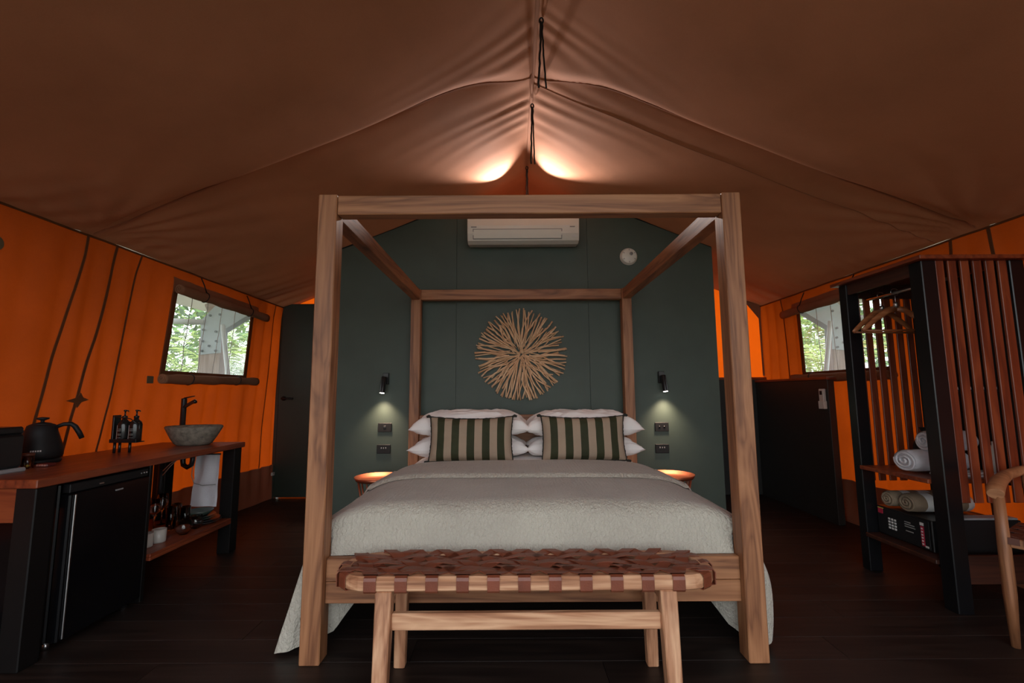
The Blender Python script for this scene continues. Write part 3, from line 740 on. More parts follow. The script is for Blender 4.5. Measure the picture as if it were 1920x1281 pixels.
# straps: each starts under the front rim, climbs it, crosses on the diagonal, wraps the rear rim
wx = [-0.652 + i * 0.1155 for i in range(13)]
def rimy(x, front):
    r = rad
    if x < bx0 + rad: dx = bx0 + rad - x
    elif x > bx1 - rad: dx = x - (bx1 - rad)
    else: dx = 0
    h = math.sqrt(max(0, r * r - dx * dx)); return cyb - h if front else cyb + h
def wrap(xa, front):
    y_ = rimy(xa, front); sg = 1 if front else -1; e = .0035; pts = []; nr = []
    for z, o_, q in ((bz0 - e, .03, (0, 0, -1)), (bz0 - e, .003, (0, -.5 * sg, -.8)), (bz0 + .004, -e, (0, -sg, 0)), (bz1 - .012, -e, (0, -sg, 0)), (bz1 - .002, .0, (0, -.7 * sg, .7)), (bz1 + e, .012, (0, 0, 1)), (bz1 + e - .001, .03, (0, 0, 1))):
        pts.append((xa, y_ + sg * o_, z)); nr.append(q)
    t = .0 ; sdv = (1, 0, 0)
    if xa < bx0 + rad or xa > bx1 - rad:
        cx = bx0 + rad if xa < bx0 + rad else bx1 - rad; d = Vector((xa - cx, y_ - cyb, 0)).normalized(); sdv = (-d.y * (1 if front else -1), d.x * (1 if front else -1), 0)
        pts = [(xa - d.x * o_, y_ - d.y * o_, z) for (z, o_, q) in ((bz0 - e, .03, 0), (bz0 - e, .003, 0), (bz0 + .004, -e, 0), (bz1 - .012, -e, 0), (bz1 - .002, 0, 0), (bz1 + e, .012, 0), (bz1 + e - .001, .03, 0))]
        nr = [(0, 0, -1), (d.x * .5, d.y * .5, -.8), tuple(d), tuple(d), (d.x * .7, d.y * .7, .7), (0, 0, 1), (0, 0, 1)]
    m = MB(); m.ribbon(pts, sdv, 0.046, nr, 0.003); part('strap', m, LEATHER, bench)
def strap(xa, xb, ph, w=0.044):
    pts = []; nr = []; ya, yb = rimy(xa, True), rimy(xb, False); m_ = 24
    for i in range(m_ + 1):
        t = i / m_; y_ = ya + .010 + (yb - ya - .020) * t
        z = bz1 + .0065 + 0.0045 * math.sin(t * 5 * PI + ph) * min(1, t * 6, (1 - t) * 6) - 0.007 * math.sin(PI * t)
        pts.append((xa + (xb - xa) * t, y_, z)); nr.append((0, 0, 1))
    m = MB(); m.ribbon(pts, (1, 0, 0), w, nr, 0.003); part('strap', m, LEATHER, bench)
for x in wx: wrap(x, True); wrap(x, False)
for i, x in enumerate(wx):
    for d in (-2, 2):
        j = i + d
        if 0 <= j < 13: strap(x, wx[j], (0 if d > 0 else PI) + i * PI, 0.055)
        elif j in (-1, 13): strap(x, (wx[0] if j < 0 else wx[-1]), (0 if d > 0 else PI) + i * PI, 0.055)
for k, yy in enumerate((1.868, 1.938, 2.008)):
    pts = []; nr = []; ext = math.sqrt(max(0, rad ** 2 - (yy - cyb) ** 2)); xa, xb = bx0 + rad - ext, bx1 - rad + ext
    pts += [(xa + .02, yy, bz0 - .004), (xa - .003, yy, bz0 - .003), (xa - .004, yy, bz1 - .01), (xa + .004, yy, bz1 + .001), (xa + .02, yy, bz1 + .004)]; nr += [(0, 0, -1), (-1, 0, 0), (-1, 0, 0), (-.7, 0, .7), (0, 0, 1)]
    for i in range(1, 60):
        t = i / 60; pts.append((xa + .02 + (xb - xa - .04) * t, yy + .003 * math.sin(t * 80), bz1 + .004 + .005 * math.sin(t * 26 * PI / 2 + k * PI) - .003)); nr.append((0, 0, 1))
    pts += [(xb - .02, yy, bz1 + .004), (xb - .004, yy, bz1 + .001), (xb + .004, yy, bz1 - .01), (xb + .003, yy, bz0 - .003), (xb - .02, yy, bz0 - .004)]; nr += [(0, 0, 1), (.7, 0, .7), (1, 0, 0), (1, 0, 0), (0, 0, -1)]
    m = MB(); m.ribbon(pts, (0, 1, 0), 0.034, nr, 0.003); part('strap', m, LEATHER, bench)

# ------------------------------------------------------------------ wall art of sticks
art = thing('stick_wall_art', 'round sunburst wall hanging made of natural driftwood sticks', 'wall art', (0.083, 4.19, 1.50))
AC_, AZ_ = 0.083, 1.50
for k in range(132):
    a = 2 * PI * (k + U(-.45, .45)) / 132; tier = k % 3
    r0 = (0.01, 0.06, 0.14)[tier] * U(.7, 1.3); r1 = 0.422 * U(0.93, 1.02) if R() < .85 else 0.42 * U(.75, .9)
    off = U(-.16, .16); bend = U(-.03, .03); y_ = 4.190 - (0.010, .022, .034)[(k * 7) % 3] - U(0, .006)
    pts = []
    for i in range(5):
        t = i / 4; r = r0 + (r1 - r0) * t; aa = a + off * (1 - t) * (0.4 if tier == 0 else 1); q = bend * math.sin(PI * t * 1.3 + k)
        pts.append((AC_ + math.cos(aa) * r - math.sin(aa) * q, y_ + .003 * math.sin(k + t * 3), AZ_ + math.sin(aa) * r + math.cos(aa) * q))
    w = U(.0045, .0085); m = MB(); m.tube(pts, [w * .7, w * .9, w, w * 1.05, w * 1.1], 5); part('stick', m, STICK, art)

# ------------------------------------------------------------------ air conditioner, smoke alarm
ac = thing('air_conditioner', 'white wall mounted split air conditioner high on the green wall', 'air conditioner', (0.1, 4.2, 2.48))
ax0, ax1 = -0.400, 0.615
prof = [(4.199, 2.525), (4.06, 2.505), (4.01, 2.525), (3.985, 2.585), (3.975, 2.655), (3.975, 2.78), (3.985, 2.815), (4.03, 2.825), (4.199, 2.825)]
m = MB(); cyp = [(p[0], p[1]) for p in prof]
Mac = Matrix(((0, 0, 1, ax0), (1, 0, 0, 0), (0, 1, 0, 0), (0, 0, 0, 1))); m.prism(cyp, 0, ax1 - ax0, M=Mac, b=.006); part('casing', m, WHITEP, ac)
def acface(s0, s1, xa, xb, off, th, mat, nm):
    """plate lying on the lower front slope between heights"""
    m = MB(); yf = lambda z: 3.975 + max(0, (2.655 - z)) ** 1.25 * 0.42 - off
    m.add([(xa, yf(s0), s0), (xb, yf(s0), s0), (xb, yf(s1), s1), (xa, yf(s1), s1), (xa, yf(s0) + th, s0), (xb, yf(s0) + th, s0), (xb, yf(s1) + th, s1), (xa, yf(s1) + th, s1)],
          [(0, 1, 2, 3), (4, 7, 6, 5), (0, 4, 5, 1), (3, 2, 6, 7), (0, 3, 7, 4), (1, 5, 6, 2)]); return part(nm, m, mat, ac)
acface(2.537, 2.625, ax0 + .05, ax1 - .155, .004, .006, WHITEG, 'louvre_gap')
acface(2.543, 2.617, ax0 + .058, ax1 - .163, .009, .008, WHITEP, 'louvre')
acface(2.638, 2.647, ax0 + .035, ax0 + .085, .003, .003, WHITEG, 'badge')
acface(2.638, 2.647, ax1 - .085, ax1 - .04, .003, .003, WHITEG, 'badge')
acface(2.585, 2.603, ax1 - .085, ax1 - .062, .003, .003, WHITEG, 'indicator')
acface(2.552, 2.570, ax1 - .065, ax1 - .02, .003, .003, PRINTW, 'energy_sticker')
sm = thing('smoke_alarm', 'round white smoke alarm on the green wall right of the air conditioner', 'smoke alarm', (1.108, 4.2, 2.424))
Ms = Matrix.Translation((1.108, 4.2, 2.424)) @ Matrix.Rotation(PI / 2, 4, 'X')
m = MB(); m.lathe([(0.082, 0), (0.082, 0.012), (0.074, 0.014), (0.074, 0.032), (0.064, 0.040), (0.0, 0.042)], n=36, M=Ms); part('body', m, WHITEP, sm)
m = MB(); m.lathe([(0.016, 0.04), (0.016, 0.046), (0, 0.047)], n=18, M=Ms @ Matrix.Translation((.018, .02, 0))); part('test_button', m, SILVER, sm)
m = MB()
for a in range(6): m.box(-.004, .004, .052, .064, .036, .041, M=Ms @ Matrix.Rotation(a * PI / 3, 4, 'Z'))
part('vents', m, SILVER, sm)

# ------------------------------------------------------------------ bedside lamps, switches
def reading_lamp(x, tx, lab):
    t = thing('reading_lamp', lab, 'wall lamp', (x, 4.2, 1.33), 0, 'bedside reading lamps')
    m = MB(); m.box(x - .026, x + .026, 4.168, 4.2, 1.232, 1.335, .003); part('wall_mount', m, BLACK, t)
    m = MB(); m.tube([(x, 4.17, 1.285), (x + tx * .2, 4.14, 1.283)], .008, 8); part('arm', m, BLACK, t)
    a = Vector((x + tx * .25, 4.135, 1.30)); b_ = Vector((x + tx, 4.115, 1.155)); d = (b_ - a).normalized()
    m = MB(); m.tube([a, a + d * .004, b_ - d * .004, b_], [.021, .0235, .0235, .0235], 20); part('lamp_head', m, BLACK, t)
    m = MB(); m.tube([b_ + d * .0005, b_ + d * .003], .0195, 18); part('lamp_lens', m, LAMPW, t)
    L = bpy.data.lights.new('reading_light', 'SPOT'); L.energy = 24; L.color = (1, .70, .50); L.spot_size = math.radians(100); L.spot_blend = 1.0; L.shadow_soft_size = .03
    lo = bpy.data.objects.new('reading_light', L); COL.objects.link(lo); lo.parent = t; lo.location = b_ + d * .012 - wloc(t)
    lo.rotation_euler = Vector((0, 0.10, -1)).to_track_quat('-Z', 'Y').to_euler()
reading_lamp(-1.157, -.014, 'black spot reading lamp on the green wall, left of the bed')
reading_lamp(1.365, .014, 'black spot reading lamp on the green wall, right of the bed')
def switch(x, z, kind, lab):
    t = thing('power_point', lab, 'socket', (x, 4.2, z), 0, 'black wall plates beside the bed')
    m = MB(); m.box(x - .062, x + .062, 4.190, 4.2, z - .04, z + .04, .003); part('plate', m, BLACKM, t)
    m = MB()
    if kind == 0: m.box(x - .012, x + .012, 4.186, 4.191, z - .006, z + .016, .002)
    elif kind == 1:
        for q in (-.022, .022): m.lathe([(.009, 0), (.009, .004), (0, .004)], n=12, M=Matrix.Translation((x + q, 4.190, z)) @ Matrix.Rotation(PI / 2, 4, 'X'))
    else:
        for q in (-.02, 0, .02): m.box(x + q - .004, x + q + .004, 4.187, 4.191, z + .004, z + .016, .001)
    part('rocker', m, SILVER if kind == 2 else BLACK, t)
switch(-1.160, .842, 0, 'upper black switch plate left of the bed under the lamp')
switch(-1.166, .650, 2, 'lower black socket plate left of the bed above the copper table')
switch(1.356, .834, 1, 'upper black plate with two round keys right of the bed')
switch(1.352, .640, 2, 'lower black socket plate right of the bed above the copper table')

# copper side tables
def side_table(x, y_, lab):
    t = thing('side_table', lab, 'side table', (x, y_, 0), 0, 'copper bedside tables')
    m = MB(); m.lathe([(0.0, .462), (.175, .462), (.188, .484), (.194, .484), (.180, .455), (0, .454)], (x, y_, 0), 40); part('tray_top', m, COPPER, t)
    m = MB()
    for k in range(20):
        a = 2 * PI * k / 20; m.tube([(x + math.cos(a) * .165, y_ + math.sin(a) * .165, .458), (x + math.cos(a) * .125, y_ + math.sin(a) * .125, .24), (x + math.cos(a) * .165, y_ + math.sin(a) * .165, .008)], .004, 6)
    part('wire_cage', m, COPPER, t, kind='stuff')
    m = MB()
    for z, r in ((.008, .165), (.24, .125)): m.tube([(x + math.cos(a) * r, y_ + math.sin(a) * r, z) for a in np.linspace(0, 2 * PI, 32, endpoint=False)], .006, 6, closed=True)
    part('base_ring', m, COPPER, t)
side_table(-1.085, 3.79, 'round copper tray table beside the bed, left')
side_table(1.285, 3.82, 'round copper tray table beside the bed, right')

# ------------------------------------------------------------------ uplights on top of the partition
def uplight(x, aim, lab, e):
    t = thing('uplight', lab, 'spotlight', (x, 4.20, 2.99), 0, 'uplights on top of the green wall')
    m = MB(); m.lathe([(.03, 0), (.03, .006), (.008, .008), (.008, .02), (0, .02)], (x, 4.235, 2.99), 16); part('base', m, BLACK, t)
    p0 = Vector((x, 4.225, 3.00)); d = (Vector(aim) - p0).normalized(); p1 = p0 + d * .05
    m = MB(); m.tube([p0, p1], .019, 16); part('lamp_head', m, WHITEP, t)
    m = MB(); m.tube([p1 + d * .0005, p1 + d * .003], .017, 16); part('lamp_lens', m, LAMPW, t)
    L = bpy.data.lights.new('up_light', 'SPOT'); L.energy = e; L.color = (1, .90, .84); L.spot_size = math.radians(82); L.spot_blend = 0.7; L.shadow_soft_size = .015
    lo = bpy.data.objects.new('up_light', L); COL.objects.link(lo); lo.parent = t; lo.location = p1 + d * .01 - wloc(t); lo.rotation_euler = d.to_track_quat('-Z', 'Y').to_euler()
uplight(-0.02, (-0.30, 3.28, 3.16), 'small uplight on the green wall top aimed left', 95)
uplight(0.20, (0.62, 3.20, 3.14), 'small uplight on the green wall top aimed right', 110)

# ridge ties
def tie(x, y_, z0, z1, gap, lab, hook):
    t = thing('ridge_tie', lab, 'cord', (x, y_, z0), 0, 'black ties hanging from the tent ridge')
    m = MB(); m.tube([(x + .010 * math.cos(a), y_, z0 - .012 + .018 * math.sin(a)) for a in np.linspace(0, 2 * PI, 14, endpoint=False)], .005, 6, closed=True); part('loop', m, BLACKM, t)
    for s_ in (-1, 1):
        m = MB(); n = 14; zz = z1 + (0.0 if s_ < 0 or not hook else .10)
        m.tube([(x + s_ * (.004 + gap * (i / n) ** 1.5) + .006 * nz(i * .6, s_), y_ + .003 * s_, z0 - .02 + (zz - z0) * i / n) for i in range(n + 1)], .006 if s_ < 0 else .005, 6); part('strand', m, BLACKM, t)
tie(0.175, 2.335, 3.235, 2.84, .018, 'black tie hanging from the ridge, nearest the camera', False)
tie(0.157, 3.10, 3.235, 2.80, .010, 'black tie hanging from the ridge, middle one of three', False)
tie(0.148, 4.02, 3.235, 2.90, .006, 'black tie hanging from the ridge, the farthest above the bed head', False)

# ------------------------------------------------------------------ kitchen bench at the left
kb = thing('kitchen_bench', 'long dark red timber bench on black legs with a lower shelf, left', 'bench', (-2.35, 2.8, 0))
KX0, KX1, KY0, KY1 = -2.695, -2.06, 2.02, 3.565
m = MB(); m.box(KX0, KX1 + .005, KY0, KY1, .748, .786, .004); part('worktop', m, JARRAH, kb)
for xa, xb, ya, yb in ((-2.155, -2.065, 2.03, 2.12), (-2.66, -2.57, 2.03, 2.12), (-2.155, -2.065, 3.45, 3.54), (-2.66, -2.57, 3.45, 3.54)):
    m = MB(); m.box(xa, xb, ya, yb, 0, .748, .004); part('leg', m, BLACKT, kb)
m = MB(); m.box(-2.57, -2.155, 2.04, 2.075, .60, .748, .003); part('end_apron', m, JARRAH, kb)
m = MB(); m.box(-2.11, -2.10, 2.125, 2.16, .0, .747, .002); part('fridge_divider', m, BLACKT, kb)
m = MB(); m.box(-2.64, -2.06, 2.70, 3.449, .232, .25, .003); m.box(-2.085, -2.06, 2.70, 3.449, .212, .232, .002); part('shelf', m, JARRAH, kb)
m = MB(); m.box(-2.64, -2.08, 2.675, 2.70, .0, .747, .003); part('divider_panel', m, BLACKT, kb)
# fridge
fr = thing('bar_fridge', 'black bar fridge under the kitchen bench', 'fridge', (-2.35, 2.42, 0))
m = MB(); m.box(-2.62, -2.115, 2.185, 2.655, .03, .735, .006); part('body', m, FRIDGE, fr)
m = MB(); m.box(-2.11, -2.062, 2.185, 2.655, .035, .690, .006); dr = part('door', m, FRIDGE, fr)
m = MB(); m.box(-2.062, -2.055, 2.205, 2.214, .045, .685, .002); part('handle_edge', m, CHROME, dr)
m = MB(); m.box(-2.061, -2.058, 2.43, 2.475, .655, .662); part('badge', m, SILVER, dr)
m = MB(); m.box(-2.105, -2.07, 2.19, 2.65, .693, .735, .003); part('top_panel', m, BLACKM, fr)
m = MB()
for yy in (2.60, 2.618, 2.636): m.lathe([(.005, 0), (.005, .006), (0, .006)], n=8, M=Matrix.Translation((-2.07, yy, .715)) @ Matrix.Rotation(PI / 2, 4, 'Y'))
m.box(-2.069, -2.066, 2.34, 2.365, .706, .712); part('controls', m, CHROME, fr)
m = MB()
for yy in (2.21, 2.63):
    for xx in (-2.13, -2.58): m.lathe([(.014, 0), (.012, .032), (0, .032)], (xx, yy, 0), 12)
part('feet', m, CHROME, fr)
# basin
bs_ = thing('vessel_basin', 'round grey river stone vessel basin on the kitchen bench', 'basin', (-2.33, 3.38, .786))
jit = lambda a, z: 1 + .05 * nz(math.cos(a) * 1.3, math.sin(a) * 1.3, 4.0) + .02 * nz(math.cos(a) * 4, math.sin(a) * 4, z * 8)
m = MB(); m.lathe([(0, 0), (.105, 0), (.125, .012), (.150, .05), (.172, .09), (.192, .128), (.186, .137), (.172, .130), (.152, .09), (.12, .045), (.06, .028), (0, .025)], (-2.33, 3.38, .786), 44, sx=1.0, sy=.80, jitter=jit); part('bowl', m, STONE, bs_)
m = MB(); m.lathe([(.02, .024), (.02, .032), (0, .034)], (-2.33, 3.38, .786), 16); part('drain', m, BLACKM, bs_)
tp = thing('basin_tap', 'tall black single lever tap behind the stone basin', 'tap', (-2.535, 3.535, .786))
tx, ty = -2.53, 3.535
m = MB(); m.lathe([(.024, 0), (.024, .006), (.019, .008), (.019, .33), (.017, .335), (0, .335)], (tx, ty, .786), 20); part('body', m, BLACK, tp)
m = MB(); m.tube([(tx + .01, ty - .005, 1.055), (tx + .07, ty - .035, 1.080), (tx + .125, ty - .06, 1.10), (tx + .135, ty - .065, 1.09)], [.013, .013, .014, .011], 12); part('spout', m, BLACK, tp)
m = MB(); m.tube([(tx, ty, 1.122), (tx + .05, ty - .02, 1.130), (tx + .12, ty - .06, 1.138)], [.006, .005, .004], 8); part('lever', m, BLACK, tp)
# kettle
kt = thing('kettle', 'matt black gooseneck electric kettle on the bench', 'kettle', (-2.545, 2.53, .786))
kx, ky = -2.575, 2.525
m = MB(); m.lathe([(.088, 0), (.092, .008), (.092, .018), (.086, .022), (0, .022)], (kx, ky, .786), 32); part('power_base', m, BLACKM, kt)
m = MB(); m.lathe([(.0, .024), (.088, .024), (.097, .04), (.096, .075), (.082, .12), (.068, .165), (.060, .198), (.05, .206), (0, .210)], (kx, ky, .786), 36); part('body', m, BLACKM, kt)
m = MB(); m.lathe([(.05, .205), (.03, .214), (.008, .218), (.008, .226), (.026, .234), (.027, .242), (0, .246)], (kx, ky, .786), 28); part('lid', m, BLACKM, kt)
hd = [(.058, .190), (.085, .203), (.115, .203), (.132, .188), (.150, .155), (.165, .120)]
m = MB(); m.tube([(kx + r * .76, ky + r * .65, .786 + z) for r, z in hd], [.010, .011, .012, .013, .013, .012], 12); part('handle', m, BLACKM, kt)
sp = [(.085, .055), (.11, .07), (.118, .10), (.118, .14), (.13, .17), (.155, .182)]
m = MB(); m.tube([(kx - r * .75, ky + r * .1 - .02, .786 + z) for r, z in sp], [.014, .012, .009, .008, .007, .006], 10); part('spout', m, BLACKM, kt)
m = MB(); 
for q in range(5): m.box(-.022 + q * .009, -.016 + q * .009, -.0985, -.0965, .066, .074, M=Matrix.Translation((kx, ky, .786)) @ Matrix.Rotation(math.radians(38), 4, 'Z'))
part('badge', m, PRINTW, kt)
# coffee machine
cm = thing('coffee_machine', 'black capsule coffee machine at the near end of the bench', 'coffee machine', (-2.40, 2.17, .786))
m = MB(); m.box(-2.66, -2.365, 2.11, 2.25, .806, .965, .012); m.box(-2.64, -2.37, 2.12, 2.245, .965, 1.0, .008); part('body', m, BLACK, cm)
m = MB(); m.box(-2.48, -2.37, 2.085, 2.115, .90, .972, .006); part('brew_head', m, BLACK, cm)
m = MB(); m.tube([(-2.42, 2.10, .90), (-2.42, 2.10, .875)], .012, 12); part('nozzle', m, BLACKM, cm)
m = MB(); m.box(-2.66, -2.35, 2.06, 2.255, .786, .806, .006); part('drip_tray', m, SILVER, cm)
m = MB(); m.box(-2.53, -2.49, 2.098, 2.112, .85, .94, .004); part('front_panel', m, CHROME, cm)
# jar
jr = thing('tea_jar', 'small glass jar of yellow tea sachets beside the coffee machine', 'jar', (-2.435, 2.335, .786))
m = MB(); m.lathe([(0, 0), (.024, 0), (.024, .062), (.022, .062), (.022, .003), (0, .003)], (-2.435, 2.335, .786), 20); part('glass', m, GLASS, jr)
m = MB(); m.box(-2.448, -2.422, 2.322, 2.348, .791, .840, .004); part('sachets', m, YELLOW, jr)
m = MB(); m.lathe([(.025, .062), (.025, .074), (0, .076)], (-2.435, 2.335, .786), 20); part('lid', m, LEATHERD, jr)
sb = thing('sugar_packet', 'small dark red packet lying in front of the kettle', 'packet', (-2.40, 2.40, .786))
m = MB(); m.box(-2.435, -2.375, 2.375, 2.425, .786, .802, .004); part('packet', m, plain('dark_red_card', (.10, .012, .01), .4), sb)
m = MB()
for q in range(4): m.box(-2.430 + q * .013, -2.420 + q * .013, 2.3735, 2.375, .790, .799)
part('lettering', m, plain('pink_print', (.45, .2, .16), .5), sb)
# soap rack and bottles
rk = thing('bottle_rack', 'black metal rack holding two soap bottles above the bench', 'rack', (-2.44, 2.93, .786))
m = MB(); m.box(-2.52, -2.508, 2.90, 2.955, .86, 1.022, .002); part('side_plate', m, BLACK, rk)
m = MB(); m.box(-2.52, -2.352, 2.89, 2.96, .852, .858, .001); m.box(-2.52, -2.352, 2.89, 2.894, .858, .875, .001); part('tray', m, BLACK, rk)
for xx, yy in ((-2.512, 2.925), (-2.505, 2.955), (-2.44, 2.955)):
    m = MB(); m.tube([(xx, yy, .786), (xx, yy, .853)], .008, 8); part('foot', m, BLACK, rk)
m = MB(); m.tube([(-2.513, 2.896, 1.015), (-2.40, 2.896, 1.0), (-2.355, 2.896, .965)], .003, 6); part('retaining_bar', m, BLACK, rk)
AMB = plain('black_bottle_plastic', (.010, .010, .010), .2)
for i, (xx, yy, lab) in enumerate(((-2.462, 2.925, 'black pump bottle in the rack, nearer the back plate'), (-2.388, 2.925, 'black pump bottle in the rack, nearer the basin'))):
    b_ = thing('pump_bottle', lab, 'bottle', (xx, yy, .859), 0, 'black pump bottles in the rack')
    m = MB(); m.lathe([(0, 0), (.032, 0), (.034, .004), (.034, .105), (.028, .122), (.013, .135), (.013, .148), (0, .148)], (xx, yy, .859), 20); part('body', m, AMB, b_)
    m = MB(); m.lathe([(.014, .145), (.014, .158), (.005, .160), (.004, .185), (.009, .187), (.009, .196), (0, .197)], (xx, yy, .859), 14); m.tube([(xx, yy, 1.05), (xx + .028, yy - .012, 1.05), (xx + .032, yy - .013, 1.044)], .0035, 6); part('pump', m, BLACK, b_)
    m = MB(); ang0 = math.radians(215)
    m.grid(6, 2, lambda u, v: (xx + math.cos(ang0 + u * .45) * .0345, yy + math.sin(ang0 + u * .45) * .0345, .875 + .085 * v)); part('label_strip', m, PRINTW, b_)
    m = MB(); ang1 = math.radians(250)
    for q, (z, h) in enumerate(((.935, .003), (.925, .003), (.905, .002), (.898, .002), (.882, .002))):
        m.grid(5, 2, lambda u, v: (xx + math.cos(ang1 + u * .7) * .0345, yy + math.sin(ang1 + u * .7) * .0345, z + h * v))
    part('lettering', m, WHITEG, b_)
# things on the shelf
def wineglass(x, y_, lab, z=.25):
    o = MB(); o.lathe([(0, 0), (.030, 0), (.030, .002), (.004, .006), (.0035, .09), (.012, .10), (.032, .125), (.036, .155), (.028, .205), (.0268, .205), (.0345, .155), (.0305, .127), (.011, .103), (0, .10)], (x, y_, z), 20)
    part('wine_glass', o, GLASS, None, origin=(x, y_, z), label=lab, cat='glass', group='wine glasses on the lower shelf')
wineglass(-2.46, 3.30, 'stemmed wine glass on the shelf beside the tall tumblers')
wineglass(-2.55, 3.20, 'stemmed wine glass on the shelf, farthest from the tumblers')
wineglass(-2.38, 3.13, 'stemmed wine glass on the shelf behind the stoneware mugs')
def tumbler(x, y_, r, h, lab):
    o = MB(); o.lathe([(0, 0), (r * .9, 0), (r, h), (r - .002, h), (r * .9 - .002, .006), (0, .006)], (x, y_, .25), 20)
    part('tumbler', o, GLASS, None, origin=(x, y_, .25), label=lab, cat='glass', group='tall tumblers on the lower shelf')
tumbler(-2.30, 3.17, .031, .15, 'tall straight tumbler standing nearest the shelf front edge')
tumbler(-2.33, 3.26, .031, .15, 'tall straight tumbler standing behind the other tumblers')
tumbler(-2.24, 3.22, .031, .14, 'tall straight tumbler standing nearest the green plates')
def stemless(x, y_, r, lab):
    o = MB(); o.lathe([(0, 0), (r * .5, 0), (r * .9, r * .5), (r, r), (r * .82, r * 1.9), (r * .8, r * 1.9), (r - .002, r), (r * .87, r * .5), (r * .4, .005), (0, .005)], (x, y_, .25), 24)
    part('stemless_glass', o, GLASS, None, origin=(x, y_, .25), label=lab, cat='glass', group='round stemless glasses on the lower shelf')
stemless(-2.14, 3.07, .047, 'round stemless glass at the shelf front, nearer the mugs')
stemless(-2.15, 3.20, .045, 'round stemless glass at the shelf front, nearer the plates')
def mug(x, y_, lab):
    t = thing('mug', lab, 'mug', (x, y_, .25), 0, 'off white mugs on the lower shelf')
    m = MB(); m.lathe([(0, 0), (.034, 0), (.038, .004), (.038, .078), (.035, .078), (.034, .008), (0, .008)], (x, y_, .25), 24); part('cup', m, MUGM, t)
    m = MB(); m.tube([(x - .036 - .02 * math.sin(a), y_ + .01, .25 + .04 + .022 * math.cos(a)) for a in np.linspace(0, PI, 8)], .004, 6); part('handle', m, MUGM, t)
mug(-2.18, 2.915, 'off white mug on the lower shelf, the fully visible one'); mug(-2.19, 2.825, 'off white mug on the lower shelf, half hidden by the fridge')
zz = .25
for i, (r, mt, lab) in enumerate(((.125, PLATED, 'large dark plate at the bottom of the shelf stack'), (.122, PLATED, 'large dark plate second from the stack bottom'), (.10, PLATEG, 'green plate in the middle of the shelf stack'), (.098, PLATEG, 'green plate just below the stack top'), (.085, PLATEG, 'small green bowl on top of the plate stack'))):
    h = .022 if i < 4 else .04
    o = MB(); o.lathe([(0, 0), (r * .6, 0), (r * .92, h * .7), (r, h), (r * .97, h), (r * .6, .008), (0, .006)], (-2.20 - .004 * i, 3.33, zz), 32)
    part('plate' if i < 4 else 'bowl', o, mt, None, origin=(-2.20, 3.33, zz), label=lab, cat='plate' if i < 4 else 'bowl', group='stoneware stack on the lower shelf'); zz += .012
o = MB(); o.lathe([(0, 0), (.04, 0), (.062, .03), (.074, .05), (.070, .05), (.04, .008), (0, .008)], (-2.408, 3.40, .25), 28); part('serving_bowl', o, plain('brown_stoneware', (.10, .075, .06), .4), None, label='brown bowl on the shelf behind the green plates', cat='bowl')
# plumbing
dp = thing('waste_pipe', 'black waste trap and drain pipe under the basin', 'pipe', (-2.40, 3.38, .5))
m = MB(); ux, uy = -2.375, 3.40
m.tube([(ux - .035, uy, .745), (ux - .035, uy, .67), (ux - .03, uy, .64), (ux, uy, .622), (ux + .03, uy, .64), (ux + .035, uy, .67), (ux + .035, uy, .73)], .017, 12); part('trap', m, BLACK, dp)
m = MB(); m.tube([(-2.56, 3.40, .745), (-2.56, 3.40, .255)], .020, 12); part('down_pipe', m, BLACKM, dp)
m = MB(); m.lathe([(.022, 0), (.024, .01), (.022, .02)], (ux + .035, uy, .70), 14); part('collar', m, CHROME, dp)
for k in range(2):
    m = MB(); m.tube([(-2.37 + k * .008, 3.35, .742), (-2.40, 3.345, .70), (-2.47, 3.36, .655 - k * .02), (-2.535, 3.38, .60 - k * .03)], .0035, 6)
    part('water_hose', m, HOSE, None, label='thin pale braided hose under the basin, %s' % ('upper' if k == 0 else 'lower'), cat='hose', group='hoses under the basin')
m = MB(); m.tube([(-2.60, 3.20, .50), (-2.60, 3.14, .60), (-2.60, 3.02, .56), (-2.60, 2.95, .44)], .006, 6); part('power_cable', m, BLACKM, None, label='black power cable looping behind the shelf by the fridge', cat='cable')
tw = thing('hand_towel', 'white towel hanging under the far end of the bench', 'towel', (-2.25, 3.43, .52))
m = MB()
m.grid(18, 24, lambda u, v: (-2.335 + .175 * u - (.012 * v) + .025 * v * (u - .5) * 1.0, 3.43 + .006 * math.sin(u * 9 + v * 2) + .012 * nz(u * 3, v * 3), .708 - .37 * v)); part('cloth', m, TOWEL, tw)
m = MB(); m.tube([(-2.35, 3.43, .712), (-2.155, 3.43, .712)], .006, 8); part('rail', m, BLACK, tw)
m = MB(); m.tube([(-2.335, 3.40, .66), (-2.335, 3.395, .56), (-2.31, 3.39, .51), (-2.25, 3.39, .495), (-2.16, 3.40, .50)], .003, 6); part('water_line', m, WHITEG, None, label='thin grey water line crossing in front of the hanging towel', cat='hose')

